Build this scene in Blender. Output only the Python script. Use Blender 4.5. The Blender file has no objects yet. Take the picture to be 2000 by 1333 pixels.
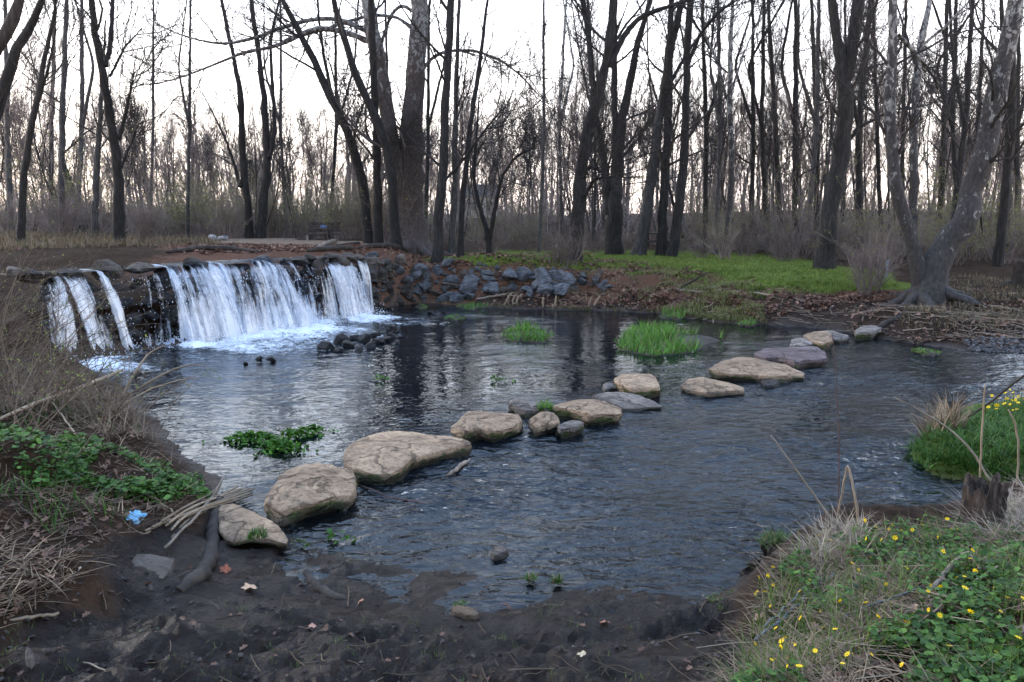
import bpy, bmesh, math, random
import numpy as np
from mathutils import Vector
sc = bpy.context.scene
rng = np.random.default_rng(11); random.seed(11)

# ------------------------------------------------------------------ camera
F = 1556.0; CAMH = 2.2; PITCH = math.atan((666.5 - 430) / F)
cam_d = bpy.data.cameras.new('camera'); cam = bpy.data.objects.new('camera', cam_d)
sc.collection.objects.link(cam); sc.camera = cam
cam_d.sensor_width = 36; cam_d.lens = 36 * F / 2000; cam_d.clip_end = 2000; cam_d.clip_start = .05
cam.location = (0, 0, CAMH); cam.rotation_euler = (math.pi / 2 - PITCH, 0, 0)
# ------------------------------------------------------------------ world and sun (evening, thin bright haze)
SUN_EL, SUN_AZ = math.radians(16), math.radians(-62)     # azimuth clockwise from +Y: low on the left
wd = bpy.data.worlds.new('World'); sc.world = wd; wd.use_nodes = True
nt = wd.node_tree; bg = nt.nodes['Background']
sky = nt.nodes.new('ShaderNodeTexSky'); sky.sky_type = 'NISHITA'; sky.sun_disc = False
sky.sun_elevation = SUN_EL; sky.sun_rotation = SUN_AZ; sky.air_density = 1.2; sky.dust_density = 2.0
tc = nt.nodes.new('ShaderNodeTexCoord'); sp = nt.nodes.new('ShaderNodeSeparateXYZ')
rm = nt.nodes.new('ShaderNodeValToRGB'); nt.links.new(tc.outputs['Generated'], sp.inputs[0]); nt.links.new(sp.outputs['Z'], rm.inputs[0])
e = rm.color_ramp.elements
e[0].position = 0.0; e[0].color = (9.4, 7.9, 7.2, 1); e[1].position = 1.0; e[1].color = (2.6, 3.9, 6.5, 1)
q = e.new(.10); q.color = (11.0, 9.9, 9.4, 1)
q = e.new(.22); q.color = (10.2, 10.2, 10.8, 1)
q = e.new(.45); q.color = (4.6, 5.9, 8.3, 1)
mx = nt.nodes.new('ShaderNodeMix'); mx.data_type = 'RGBA'; mx.inputs['Factor'].default_value = .78
nt.links.new(sky.outputs[0], mx.inputs['A']); nt.links.new(rm.outputs[0], mx.inputs['B'])
nt.links.new(mx.outputs['Result'], bg.inputs['Color']); bg.inputs['Strength'].default_value = .12
sun_d = bpy.data.lights.new('sun', 'SUN'); sun = bpy.data.objects.new('sun', sun_d); sc.collection.objects.link(sun)
sun_d.energy = .5; sun_d.angle = math.radians(18); sun_d.color = (1, .9, .8)
sv = Vector((math.sin(SUN_AZ) * math.cos(SUN_EL), math.cos(SUN_AZ) * math.cos(SUN_EL), math.sin(SUN_EL)))
sun.rotation_euler = sv.to_track_quat('Z', 'Y').to_euler()
vs = sc.view_settings; vs.view_transform = 'Standard'; vs.look = 'None'; vs.gamma = 1; vs.exposure = 1.87; vs.use_curve_mapping = False
cy = sc.cycles; cy.use_denoising = True; cy.max_bounces = 6; cy.diffuse_bounces = 3; cy.glossy_bounces = 3
cy.transparent_max_bounces = 24; cy.transmission_bounces = 3; cy.caustics_reflective = False; cy.caustics_refractive = False
cy.use_adaptive_sampling = True; cy.adaptive_threshold = .02

# ------------------------------------------------------------------ helpers: projection
CP, SP = math.cos(PITCH), math.sin(PITCH)
def ray(px, py):
    a = (px - 1000) / F; b = (666.5 - py) / F
    return np.array([a, CP + b * SP, -SP + b * CP])
def W(px, py, z=0.0):
    d = ray(px, py); return np.array([0, 0, CAMH]) + d * ((z - CAMH) / d[2])
def D(px, py, Y):
    d = ray(px, py); return np.array([0, 0, CAMH]) + d * (Y / d[1])
# ------------------------------------------------------------------ helpers: noise
def _h(ix, iy, iz):
    n = (ix * 374761393 + iy * 668265263 + iz * 1274126177) & 0x7fffffff
    n = ((n ^ (n >> 13)) * 1274126177) & 0x7fffffff
    return ((n ^ (n >> 16)) & 0xffff) / 65535.0
def vn(x, y, z=None, seed=0):
    x = np.asarray(x, float); y = np.asarray(y, float); z = np.zeros_like(x) if z is None else np.asarray(z, float)
    x, y, z = np.broadcast_arrays(x, y, z)
    ix = np.floor(x).astype(np.int64); iy = np.floor(y).astype(np.int64); iz = np.floor(z).astype(np.int64)
    u, v, w = x - ix, y - iy, z - iz; u = u*u*(3-2*u); v = v*v*(3-2*v); w = w*w*(3-2*w); iz = iz + seed * 131
    r = 0
    for a in (0, 1):
        for b in (0, 1):
            for c in (0, 1):
                r = r + _h(ix+a, iy+b, iz+c) * (u if a else 1-u) * (v if b else 1-v) * (w if c else 1-w)
    return r
def fbm(x, y, z=None, oct=4, seed=0, gain=.5):
    r = 0; a = 1; s = 0
    for o in range(oct):
        k = 2 ** o
        r = r + a * vn(np.asarray(x)*k + 13.7*o, np.asarray(y)*k + 7.3*o, None if z is None else np.asarray(z)*k, seed + o); s += a; a *= gain
    return r / s * 2 - 1
def sstep(a, b, x):
    t = np.clip((np.asarray(x, float) - a) / (b - a), 0, 1); return t*t*(3-2*t)
def nrm(v): return v / (np.linalg.norm(v, axis=-1, keepdims=True) + 1e-12)
# ------------------------------------------------------------------ helpers: meshes and objects
def mesh(name, V, faces, mat=None, smooth=True, col=None, attrs=None, uv=None):
    """V (n,3); faces: one array (m,k) or a list of such arrays"""
    if isinstance(faces, np.ndarray): faces = [faces]
    me = bpy.data.meshes.new(name); V = np.ascontiguousarray(V, dtype=np.float32)
    li = np.concatenate([f.reshape(-1) for f in faces]).astype(np.int32)
    tot = np.concatenate([np.full(len(f), f.shape[1]) for f in faces])
    st = np.concatenate([[0], np.cumsum(tot)[:-1]]).astype(np.int32)
    me.vertices.add(len(V)); me.vertices.foreach_set('co', V.ravel())
    me.loops.add(len(li)); me.loops.foreach_set('vertex_index', li)
    me.polygons.add(len(st)); me.polygons.foreach_set('loop_start', st)
    me.polygons.foreach_set('use_smooth', np.full(len(st), smooth))
    me.update(calc_edges=True)
    if col is not None:
        a = me.attributes.new('col', 'FLOAT_COLOR', 'POINT'); c = np.ones((len(V), 4), np.float32); c[:, :3] = col; a.data.foreach_set('color', c.ravel())
    for k, v in (attrs or {}).items():
        a = me.attributes.new(k, 'FLOAT', 'POINT'); a.data.foreach_set('value', np.ascontiguousarray(v, np.float32))
    if uv is not None:
        a = me.attributes.new('flow', 'FLOAT_VECTOR', 'POINT'); a.data.foreach_set('vector', np.ascontiguousarray(uv, np.float32).ravel())
    if mat is not None: me.materials.append(mat)
    return me
def tag(o, label=None, cat=None, group=None, kind=None):
    for k, v in (('label', label), ('category', cat), ('group', group), ('kind', kind)):
        if v: o[k] = v
    return o
def place(name, me, parent=None, loc=(0, 0, 0), rot=(0, 0, 0), scale=(1, 1, 1)):
    o = bpy.data.objects.new(name, me); sc.collection.objects.link(o); o.parent = parent
    o.location = loc; o.rotation_euler = rot; o.scale = scale if hasattr(scale, '__len__') else (scale,) * 3
    return o
def thing(name, label, cat, loc=(0, 0, 0), group=None):
    o = bpy.data.objects.new(name, None); sc.collection.objects.link(o); o.location = tuple(float(c) for c in loc); o.empty_display_size = .1
    return tag(o, label, cat, group)
def part(name, V, faces, mat, parent, **k):
    """V in world space; parent is an unrotated Empty"""
    return place(name, mesh(name, np.asarray(V) - np.array(parent.location), faces, mat, **k), parent)
def solo(name, V, faces, mat, label=None, cat=None, group=None, kind=None, org=None, **k):
    V = np.asarray(V)
    if org is None: org = np.array([(V[:, 0].min()+V[:, 0].max())/2, (V[:, 1].min()+V[:, 1].max())/2, V[:, 2].min()]) if kind is None else np.zeros(3)
    return tag(place(name, mesh(name, V - org, faces, mat, **k), None, tuple(float(c) for c in org)), label, cat, group, kind)
def tubes(P, R, s=5, cap=False):
    """P (N,k,3), R (N,k) -> verts, quads"""
    P = np.asarray(P, float); R = np.asarray(R, float); N, k, _ = P.shape
    T = nrm(np.gradient(P, axis=1)); avg = nrm(T.mean(1))
    ref = np.where(np.abs(avg[:, 2:3]) < .8, np.array([[0, 0, 1.]]), np.array([[1., 0, 0]]))[:, None, :]
    A = nrm(np.cross(T, ref)); B = np.cross(T, A)
    th = np.arange(s) / s * 2 * np.pi
    V = P[:, :, None, :] + R[:, :, None, None] * (np.cos(th)[None, None, :, None] * A[:, :, None, :] + np.sin(th)[None, None, :, None] * B[:, :, None, :])
    idx = np.arange(N * k * s).reshape(N, k, s)
    a = idx[:, :-1, :]; b = idx[:, 1:, :]; a2 = np.roll(a, -1, 2); b2 = np.roll(b, -1, 2)
    Fq = np.stack([a, a2, b2, b], -1).reshape(-1, 4)
    return V.reshape(-1, 3), Fq
def resample(pts, k):
    pts = np.asarray(pts, float); d = np.concatenate([[0], np.cumsum(np.linalg.norm(np.diff(pts[:, :3], axis=0), axis=1))])
    t = np.linspace(0, d[-1], k)
    # Catmull-like smoothing: interpolate, then relax
    out = np.stack([np.interp(t, d, pts[:, i]) for i in range(pts.shape[1])], 1)
    for _ in range(max(1, k // (len(pts) * 2))):
        out[1:-1] = .25 * out[:-2] + .5 * out[1:-1] + .25 * out[2:]
    return out
def cat_m(parts):
    """join (V,F) pairs with equal face size"""
    V = []; Fs = []; n = 0
    for v, f in parts: V.append(v); Fs.append(f + n); n += len(v)
    return np.concatenate(V), np.concatenate(Fs)
def scatter(T, TF, pos, scale, yaw, pitch=None, roll=None):
    """copies of template T at pos as one vertex/face pair"""
    N = len(pos); z = np.zeros(N); pitch = z if pitch is None else pitch; roll = z if roll is None else roll
    scale = np.asarray(scale, float); scale = scale[:, None] * np.ones((1, 3)) if scale.ndim == 1 else scale
    V = T[None] * scale[:, None, :]
    c, s = np.cos(roll)[:, None], np.sin(roll)[:, None]; x, y, zz = V[..., 0], V[..., 1], V[..., 2]
    y, zz = y*c - zz*s, y*s + zz*c
    c, s = np.cos(pitch)[:, None], np.sin(pitch)[:, None]; x, zz = x*c + zz*s, -x*s + zz*c
    c, s = np.cos(yaw)[:, None], np.sin(yaw)[:, None]; x, y = x*c - y*s, x*s + y*c
    V = np.stack([x, y, zz], -1) + pos[:, None, :]
    FF = (TF[None] + (np.arange(N) * len(T))[:, None, None]).reshape(-1, TF.shape[1])
    return V.reshape(-1, 3), FF
def blades(pos, h, yaw, lean, w, curl=None, seg=4):
    """tapered bending blades standing at pos; returns verts, quads"""
    N = len(pos); curl = lean * .8 if curl is None else curl
    t = np.linspace(0, 1, seg + 1)[None, :]
    ang = lean[:, None] + curl[:, None] * t
    dx = np.sin(ang) / seg * h[:, None]; dz = np.cos(ang) / seg * h[:, None]
    r = np.cumsum(dx, 1) - dx[:, :1]; zz = np.cumsum(dz, 1) - dz[:, :1]
    C = np.stack([np.cos(yaw)[:, None] * r, np.sin(yaw)[:, None] * r, zz], -1) + pos[:, None, :]
    side = np.stack([-np.sin(yaw), np.cos(yaw), 0 * yaw], -1)[:, None, :] * (w[:, None] * (1 - t ** 1.6 * .92))[..., None]
    V = np.stack([C - side, C + side], 2)
    idx = np.arange(N * (seg + 1) * 2).reshape(N, seg + 1, 2)
    Fq = np.stack([idx[:, :-1, 0], idx[:, :-1, 1], idx[:, 1:, 1], idx[:, 1:, 0]], -1).reshape(-1, 4)
    return V.reshape(-1, 3), Fq
# ------------------------------------------------------------------ helpers: materials
def newmat(name):
    m = bpy.data.materials.new(name); m.use_nodes = True
    return m, m.node_tree, m.node_tree.nodes['Principled BSDF']
def N(nt, t, **k):
    n = nt.nodes.new(t)
    for a, b in k.items(): setattr(n, a, b)
    return n
def noise(nt, vec, scale, detail=6, rough=.6, dist=0):
    n = N(nt, 'ShaderNodeTexNoise'); n.inputs['Scale'].default_value = scale; n.inputs['Detail'].default_value = detail
    n.inputs['Roughness'].default_value = rough; n.inputs['Distortion'].default_value = dist
    if vec is not None: nt.links.new(vec, n.inputs['Vector'])
    return n.outputs['Fac']
def ramp(nt, fac, stops):
    r = N(nt, 'ShaderNodeValToRGB'); e = r.color_ramp.elements
    e[0].position = stops[0][0]; e[1].position = stops[-1][0]
    cs = lambda c: (c[0], c[1], c[2], 1) if hasattr(c, '__len__') else (c, c, c, 1)
    e[0].color = cs(stops[0][1]); e[1].color = cs(stops[-1][1])
    for p, c in stops[1:-1]: e.new(p).color = cs(c)
    nt.links.new(fac, r.inputs[0]); return r.outputs[0]
def mixc(nt, fac, a, b, mode='MIX'):
    m = N(nt, 'ShaderNodeMix', data_type='RGBA', blend_type=mode)
    for s, v in (('Factor', fac), ('A', a), ('B', b)):
        if isinstance(v, bpy.types.NodeSocket): nt.links.new(v, m.inputs[s])
        else: m.inputs[s].default_value = v if s == 'Factor' else (*v, 1)
    return m.outputs['Result']
def math_(nt, op, a, b=0.0, clamp=False):
    m = N(nt, 'ShaderNodeMath', operation=op, use_clamp=clamp)
    for i, v in enumerate((a, b)):
        if isinstance(v, bpy.types.NodeSocket): nt.links.new(v, m.inputs[i])
        else: m.inputs[i].default_value = v
    return m.outputs[0]
def bump(nt, h, strength, dist, prev=None):
    b = N(nt, 'ShaderNodeBump'); b.inputs['Strength'].default_value = strength; b.inputs['Distance'].default_value = dist
    nt.links.new(h, b.inputs['Height'])
    if prev is not None: nt.links.new(prev, b.inputs['Normal'])
    return b.outputs[0]
def objco(nt, stretch=(1, 1, 1), out='Object'):
    t = N(nt, 'ShaderNodeTexCoord'); mp = N(nt, 'ShaderNodeMapping'); mp.inputs['Scale'].default_value = stretch
    nt.links.new(t.outputs[out], mp.inputs[0]); return mp.outputs[0]
def attr(nt, name, out='Fac'):
    a = N(nt, 'ShaderNodeAttribute', attribute_name=name); return a.outputs[out]
def noisemat(name, stops, scale=5, detail=8, rough=.85, bmp=.5, bdist=.02, bscale=None, stretch=(1, 1, 1), vary=.25, spec=.3, dist=0):
    m, nt, p = newmat(name); co = objco(nt, stretch)
    f = noise(nt, co, scale, detail, .62, dist); c = ramp(nt, f, stops)
    if vary:
        oi = N(nt, 'ShaderNodeObjectInfo'); v = math_(nt, 'MULTIPLY_ADD', oi.outputs['Random'], vary * 2); v.node.inputs[2].default_value = 1 - vary
        cm = N(nt, 'ShaderNodeVectorMath', operation='SCALE'); nt.links.new(c, cm.inputs[0]); nt.links.new(v, cm.inputs['Scale']); c = cm.outputs[0]
    nt.links.new(c, p.inputs['Base Color']); p.inputs['Roughness'].default_value = rough; p.inputs['Specular IOR Level'].default_value = spec
    f2 = noise(nt, co, bscale or scale * 3, 8, .7); nt.links.new(bump(nt, f2, bmp, bdist), p.inputs['Normal'])
    return m
def colmat(name, rough=.8, trans=0.0, spec=.3, noise_s=None):
    """colour from the point attribute 'col' (each leaf or blade has its own colour)"""
    m, nt, p = newmat(name); c = attr(nt, 'col', 'Color')
    if noise_s: c = mixc(nt, noise(nt, objco(nt), noise_s, 4), c, (.3, .3, .3), 'OVERLAY')
    nt.links.new(c, p.inputs['Base Color']); p.inputs['Roughness'].default_value = rough; p.inputs['Specular IOR Level'].default_value = spec
    if trans:
        t = N(nt, 'ShaderNodeBsdfTranslucent'); nt.links.new(c, t.inputs[0]); ms = N(nt, 'ShaderNodeMixShader'); ms.inputs[0].default_value = trans
        nt.links.new(p.outputs[0], ms.inputs[1]); nt.links.new(t.outputs[0], ms.inputs[2]); nt.links.new(ms.outputs[0], nt.nodes['Material Output'].inputs[0])
    return m
def mixcol(c0, c1, n, jit=.15, r=rng):
    t = r.random((n, 1)); c = np.array(c0) * (1 - t) + np.array(c1) * t
    return c * (1 + r.normal(0, jit, (n, 1)))

# ================================================================== MATERIALS
MAT = {}
MAT['bark_dark'] = noisemat('bark_dark', [(.3, (0.00744, 0.006743, 0.006278)), (.52, (0.0186, 0.01674, 0.01534)), (.7, (0.03952, 0.0372, 0.03534))], 3, 10, .9, .9, .03, 5, (7, 7, 1.2), .2)
MAT['bark_brown'] = noisemat('bark_brown', [(.3, (0.01395, 0.01069, 0.0093)), (.5, (0.03488, 0.02651, 0.02232)), (.7, (0.06045, 0.04883, 0.04278))], 3, 10, .9, .9, .03, 5, (7, 7, 1.3), .15)
MAT['bark_grey'] = noisemat('bark_grey', [(.3, (0.02198, 0.02071, 0.02009)), (.5, (0.05022, 0.04833, 0.04709)), (.72, (0.1004, 0.09731, 0.09542))], 3, 10, .9, .8, .02, 5, (6, 6, 1.2), .3)
MAT['twig'] = noisemat('twig', [(.3, (0.01736, 0.0155, 0.01426)), (.7, (0.0465, 0.0403, 0.03658))], 2, 3, .9, .1, .002, None, (1, 1, 1), .25)
MAT['bramble'] = noisemat('bramble_cane', [(.3, (.06, .042, .03)), (.7, (.17, .125, .088))], 3, 3, .85, .1, .002, None, (1, 1, 1), .25)
MAT['twig_brown'] = noisemat('twig_brown', [(.3, (0.08786, 0.06761, 0.05893)), (.7, (0.2028, 0.162, 0.1443))], 2, 3, .9, .1, .002, None, (1, 1, 1), .25)  # lighter than the near twigs: the far wood's haze put into the colour
def sycamore(name, lo, hi, base):
    # brown scaly bark low down, flaking to pale upper stem (a sycamore's own bark)
    m, nt, p = newmat(name); co = objco(nt, (4, 4, 2)); sx = N(nt, 'ShaderNodeSeparateXYZ'); t = N(nt, 'ShaderNodeTexCoord')
    nt.links.new(t.outputs['Object'], sx.inputs[0])
    f = noise(nt, co, 1.9, 6, .65, .8); br = ramp(nt, noise(nt, co, 4, 9), base)
    pale = ramp(nt, noise(nt, co, 3, 6), [(.35, (0.1088, 0.1054, 0.102)), (.65, (0.272, 0.2652, 0.2516))])
    hz = N(nt, 'ShaderNodeMapRange'); hz.inputs['From Min'].default_value = lo; hz.inputs['From Max'].default_value = hi
    hz.inputs['To Min'].default_value = -.22; hz.inputs['To Max'].default_value = .22; nt.links.new(sx.outputs['Z'], hz.inputs[0])
    k = ramp(nt, math_(nt, 'ADD', f, hz.outputs[0]), [(.52, 0.0), (.58, 1.0)])
    nt.links.new(mixc(nt, k, br, pale), p.inputs['Base Color']); p.inputs['Roughness'].default_value = .85
    b1 = bump(nt, noise(nt, objco(nt, (7, 7, 2)), 4, 9), .9, .03); nt.links.new(bump(nt, k, .4, .02, b1), p.inputs['Normal']); return m
MAT['bark_syc'] = sycamore('bark_sycamore', 3.0, 9, [(.3, (0.0252, 0.01776, 0.0152)), (.5, (0.054, 0.03996, 0.0342)), (.72, (0.09, 0.0703, 0.0608))])
MAT['bark_mottled'] = sycamore('bark_mottled', -2, 11, [(.3, (0.01155, 0.0099, 0.00924)), (.5, (0.0264, 0.0231, 0.02178)), (.72, (0.0528, 0.04785, 0.0462))])
def stonemat(name, lo, mid, hi, moss=0.0, wet=.05):
    m, nt, p = newmat(name); co = objco(nt); wc = objco(nt, (1, 1, 3.0))
    c = ramp(nt, noise(nt, wc, 5, 10, .66), [(.3, lo), (.5, mid), (.72, hi)])
    spots = ramp(nt, noise(nt, co, 28, 5, .7), [(.36, .3), (.5, 1.0)]); c = mixc(nt, .75, c, spots, 'MULTIPLY')
    big = ramp(nt, noise(nt, co, 1.6, 6, .7, 1.0), [(.38, .5), (.56, 1.0)]); c = mixc(nt, .8, c, big, 'MULTIPLY')
    vo = N(nt, 'ShaderNodeTexVoronoi', feature='DISTANCE_TO_EDGE'); vo.inputs['Scale'].default_value = 1.25
    wv = N(nt, 'ShaderNodeVectorMath', operation='ADD'); nz = N(nt, 'ShaderNodeTexNoise'); nz.inputs['Scale'].default_value = 3.5; nz.inputs['Detail'].default_value = 6; nt.links.new(co, nz.inputs['Vector'])
    wm = N(nt, 'ShaderNodeVectorMath', operation='SCALE'); wm.inputs['Scale'].default_value = .55; nt.links.new(nz.outputs['Color'], wm.inputs[0]); nt.links.new(wc, wv.inputs[0]); nt.links.new(wm.outputs[0], wv.inputs[1]); nt.links.new(wv.outputs[0], vo.inputs['Vector'])
    crack = ramp(nt, math_(nt, 'ADD', vo.outputs['Distance'], math_(nt, 'MULTIPLY', noise(nt, co, 2.2, 3), .07)), [(.036, 0.0), (.056, 1.0)]); c = mixc(nt, .5, c, crack, 'MULTIPLY')
    oi = N(nt, 'ShaderNodeObjectInfo'); v = math_(nt, 'MULTIPLY_ADD', oi.outputs['Random'], .4); v.node.inputs[2].default_value = .8
    cm = N(nt, 'ShaderNodeVectorMath', operation='SCALE'); nt.links.new(c, cm.inputs[0]); nt.links.new(v, cm.inputs['Scale']); c = cm.outputs[0]
    r = .85
    if moss:
        g = math_(nt, 'MULTIPLY', attr(nt, 'moss'), moss); g = math_(nt, 'ADD', g, noise(nt, co, 7, 6)); k = ramp(nt, g, [(.78, 0.0), (.9, 1.0)])
        gc = ramp(nt, noise(nt, co, 30, 4), [(.3, (.016, .024, .006)), (.7, (.085, .1, .016))]); c = mixc(nt, k, c, gc)
    if wet:  # wet waterline band, carried up the sides to put their shade into the colour
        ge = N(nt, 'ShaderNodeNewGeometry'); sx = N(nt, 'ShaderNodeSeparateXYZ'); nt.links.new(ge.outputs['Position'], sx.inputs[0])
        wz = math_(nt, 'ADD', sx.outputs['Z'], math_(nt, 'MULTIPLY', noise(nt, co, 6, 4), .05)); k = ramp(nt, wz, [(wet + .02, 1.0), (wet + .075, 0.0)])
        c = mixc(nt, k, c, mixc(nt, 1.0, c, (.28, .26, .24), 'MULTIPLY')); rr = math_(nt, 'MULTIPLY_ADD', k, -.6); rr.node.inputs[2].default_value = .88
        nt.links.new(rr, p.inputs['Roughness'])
    else: p.inputs['Roughness'].default_value = r
    nt.links.new(c, p.inputs['Base Color']); p.inputs['Specular IOR Level'].default_value = .35
    b0 = bump(nt, crack, .8, .03); b1 = bump(nt, noise(nt, wc, 9, 10, .7), .9, .07, b0); nt.links.new(bump(nt, noise(nt, co, 60, 6, .7), .5, .006, b1), p.inputs['Normal'])
    return m
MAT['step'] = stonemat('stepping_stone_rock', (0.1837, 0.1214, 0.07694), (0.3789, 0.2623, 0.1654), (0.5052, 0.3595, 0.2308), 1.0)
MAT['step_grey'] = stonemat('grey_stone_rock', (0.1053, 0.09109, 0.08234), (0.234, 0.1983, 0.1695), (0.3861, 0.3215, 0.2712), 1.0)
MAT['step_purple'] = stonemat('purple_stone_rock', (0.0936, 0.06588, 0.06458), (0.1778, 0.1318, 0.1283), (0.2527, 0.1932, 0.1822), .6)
MAT['rock_blue'] = stonemat('blue_grey_rock', (0.03959, 0.04269, 0.04847), (0.1008, 0.1067, 0.1164), (0.1943, 0.1996, 0.2068), 0, 0)
MAT['rock_brown'] = stonemat('brown_rock', (0.0504, 0.0396, 0.0324), (0.1116, 0.09, 0.072), (0.1872, 0.1548, 0.126), 0, 0)
MAT['rock_dam'] = stonemat('dam_rock', (0.0216, 0.02016, 0.02016), (0.0576, 0.0504, 0.0432), (0.1224, 0.1008, 0.0828), 0, .0)
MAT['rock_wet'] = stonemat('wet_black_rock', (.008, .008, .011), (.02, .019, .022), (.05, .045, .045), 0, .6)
MAT['rock_white'] = stonemat('white_rock', (0.288, 0.2736, 0.2592), (0.432, 0.4176, 0.396), (0.54, 0.5256, 0.504), 0, 0)
MAT['leafcol'] = colmat('leaf_colour', .6, .3)
MAT['drycol'] = colmat('dry_colour', .8, .2)
MAT['littercol'] = colmat('litter_colour', .75, .1)
MAT['flower'] = colmat('flower_yellow', .5, .25)

# ================================================================== THE LIE OF THE LAND
SHORE = [(130, 715), (215, 735), (262, 775), (300, 815), (335, 865), (395, 905), (440, 935), (425, 962), (500, 1000), (562, 1052), (620, 1078), (700, 1098),
         (850, 1118), (950, 1128), (1050, 1142), (1200, 1150), (1330, 1165), (1395, 1155), (1440, 1120), (1490, 1085), (1540, 1062), (1620, 1046), (1720, 1045), (1820, 1040), (1890, 1005),
         (2000, 1000), (2100, 985), (2080, 962), (1960, 952), (1890, 935), (1810, 918), (1765, 892), (1800, 850), (1835, 822), (1950, 800), (2100, 780), (2500, 765),
         (2500, 715), (2000, 692), (1880, 686), (1750, 668), (1660, 652), (1600, 641), (1500, 636), (1400, 630), (1280, 612), (1150, 607), (1000, 604), (900, 597),
         (820, 592), (760, 598), (722, 612)]
POLY = np.array([W(*p)[:2] for p in SHORE])
DA = W(108, 700)[:2]; DB = W(716, 611)[:2]; DU = (DB - DA) / np.linalg.norm(DB - DA); DL = np.linalg.norm(DB - DA)
DN = np.array([DU[1], -DU[0]])        # out over the pool
CREST = 1.38
def sdf(x, y, poly):
    """signed distance, negative inside"""
    x = np.asarray(x, float); y = np.asarray(y, float); d = np.full(x.shape, 1e9); ins = np.zeros(x.shape, bool)
    n = len(poly)
    for i in range(n):
        a = poly[i]; b = poly[(i + 1) % n]; e0 = b - a; wx = x - a[0]; wy = y - a[1]
        t = np.clip((wx * e0[0] + wy * e0[1]) / (e0 @ e0), 0, 1); d = np.minimum(d, (wx - t * e0[0]) ** 2 + (wy - t * e0[1]) ** 2)
        c = (a[1] > y) != (b[1] > y)
        with np.errstate(divide='ignore', invalid='ignore'):
            ins ^= c & (x < (b[0] - a[0]) * (y - a[1]) / (b[1] - a[1] + 1e-12) + a[0])
    d = np.sqrt(d); return np.where(ins, -d, d)
# control points: pixel, height, shore width, cover (mud, litter, grass, dirt, bank, path)
CPTS = []
def cpts(cover, sw, *pts):
    for p in pts: CPTS.append((*W(*p)[:2], p[2], sw, cover))
def cpw(cover, sw, *pts):
    for p in pts: CPTS.append((p[0], p[1], p[2], sw, cover))
cpts('mud', 1.3, (200, 1300, .32), (500, 1300, .27), (800, 1300, .25), (1100, 1300, .25), (1350, 1300, .25), (300, 1180, .22), (700, 1200, .14), (1100, 1210, .12),
     (350, 1080, .18), (550, 1110, .09), (1350, 1210, .1), (80, 1250, .36), (900, 1160, .06), (480, 1020, .1))
cpw('mud', 1.3, (0, 0, .55), (-1, 1.2, .5), (1, 1.2, .45), (0, 2, .4), (-4, 0, .55), (3, -2, .7), (-3, -4, .8))
cpts('bank', .5, (0, 1110, .5), (100, 1030, .42), (250, 965, .32), (0, 960, .65), (150, 880, .48), (300, 885, .24), (0, 860, .8), (200, 810, .28), (100, 790, .38), (375, 935, .12),
     (0, 735, .5), (-100, 700, .6), (-500, 600, 1.2), (-450, 560, 1.4), (-300, 600, 1.3), (-300, 900, .72), (-300, 1250, .52), (-700, 900, .8), (100, 740, .22), (150, 775, .18), (230, 815, .16), (180, 845, .34), (60, 770, .27), (20, 745, .34), (260, 845, .2))
cpts('bank', .3, (1480, 1285, .2), (1550, 1180, .27), (1600, 1095, .3), (1700, 1075, .36), (1800, 1070, .4), (1700, 1200, .42), (1850, 1200, .52), (2000, 1120, .58), (1700, 1320, .42),
     (1900, 1320, .56), (2150, 1200, .7), (1950, 1020, .36), (2150, 1030, .5))
cpts('grass', .3, (1850, 890, .16), (1950, 850, .24), (2000, 810, .22), (2150, 850, .3))
cpts('dirt', .6, (1700, 640, .2), (1900, 670, .1), (2000, 670, .14), (1950, 625, .33), (1800, 605, .45), (1700, 595, .36), (1600, 615, .2), (1500, 605, .3), (1560, 590, .38))
cpts('bank', .6, (1900, 570, .65), (2000, 560, .7), (1850, 545, .75), (2100, 560, .75), (2200, 620, .5))
cpts('litter', .6, (1640, 582, .45), (1700, 572, .55), (1250, 570, .4), (1150, 575, .3), (1350, 562, .52), (1300, 535, .8), (1100, 550, .55), (1000, 548, .55), (900, 562, .42), (850, 580, .25),
     (900, 510, 1.1), (1000, 517, 1.0), (1080, 522, .93), (1180, 530, .85), (950, 530, .8), (1430, 575, .5), (1520, 572, .55))
cpts('bank', .6, (1420, 608, .17), (1330, 598, .2), (1480, 590, .35))
cpts('dirt', .6, (1200, 592, .18), (1100, 596, .12), (950, 590, .13), (780, 592, .15), (1000, 575, .26))
cpts('litter', .35, (830, 508, 1.2), (770, 505, 1.32), (790, 540, .8))
cpts('grass', .6, (950, 497, 1.2), (1050, 503, 1.1), (1200, 511, 1.0), (1400, 520, .93), (1500, 540, .82), (1600, 545, .75), (1700, 557, .66), (1450, 556, .68), (1400, 505, 1.02),
     (1100, 496, 1.15), (1650, 530, .84), (1300, 512, .98), (1550, 520, .9), (1250, 500, 1.06))
cpts('bank', .6, (1750, 520, .9), (1850, 510, .95), (2000, 520, .95))
cpts('litter', .12, (600, 487, 1.45), (400, 480, 1.5), (700, 482, 1.45), (780, 490, 1.42), (480, 482, 1.48))
cpts('path', .12, (560, 471, 1.5), (500, 470, 1.5), (620, 474, 1.49), (470, 467, 1.52))
cpts('bank', .12, (660, 468, 1.5), (250, 470, 1.6), (100, 462, 1.7), (0, 452, 1.8), (150, 482, 1.55), (300, 478, 1.53))
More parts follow.
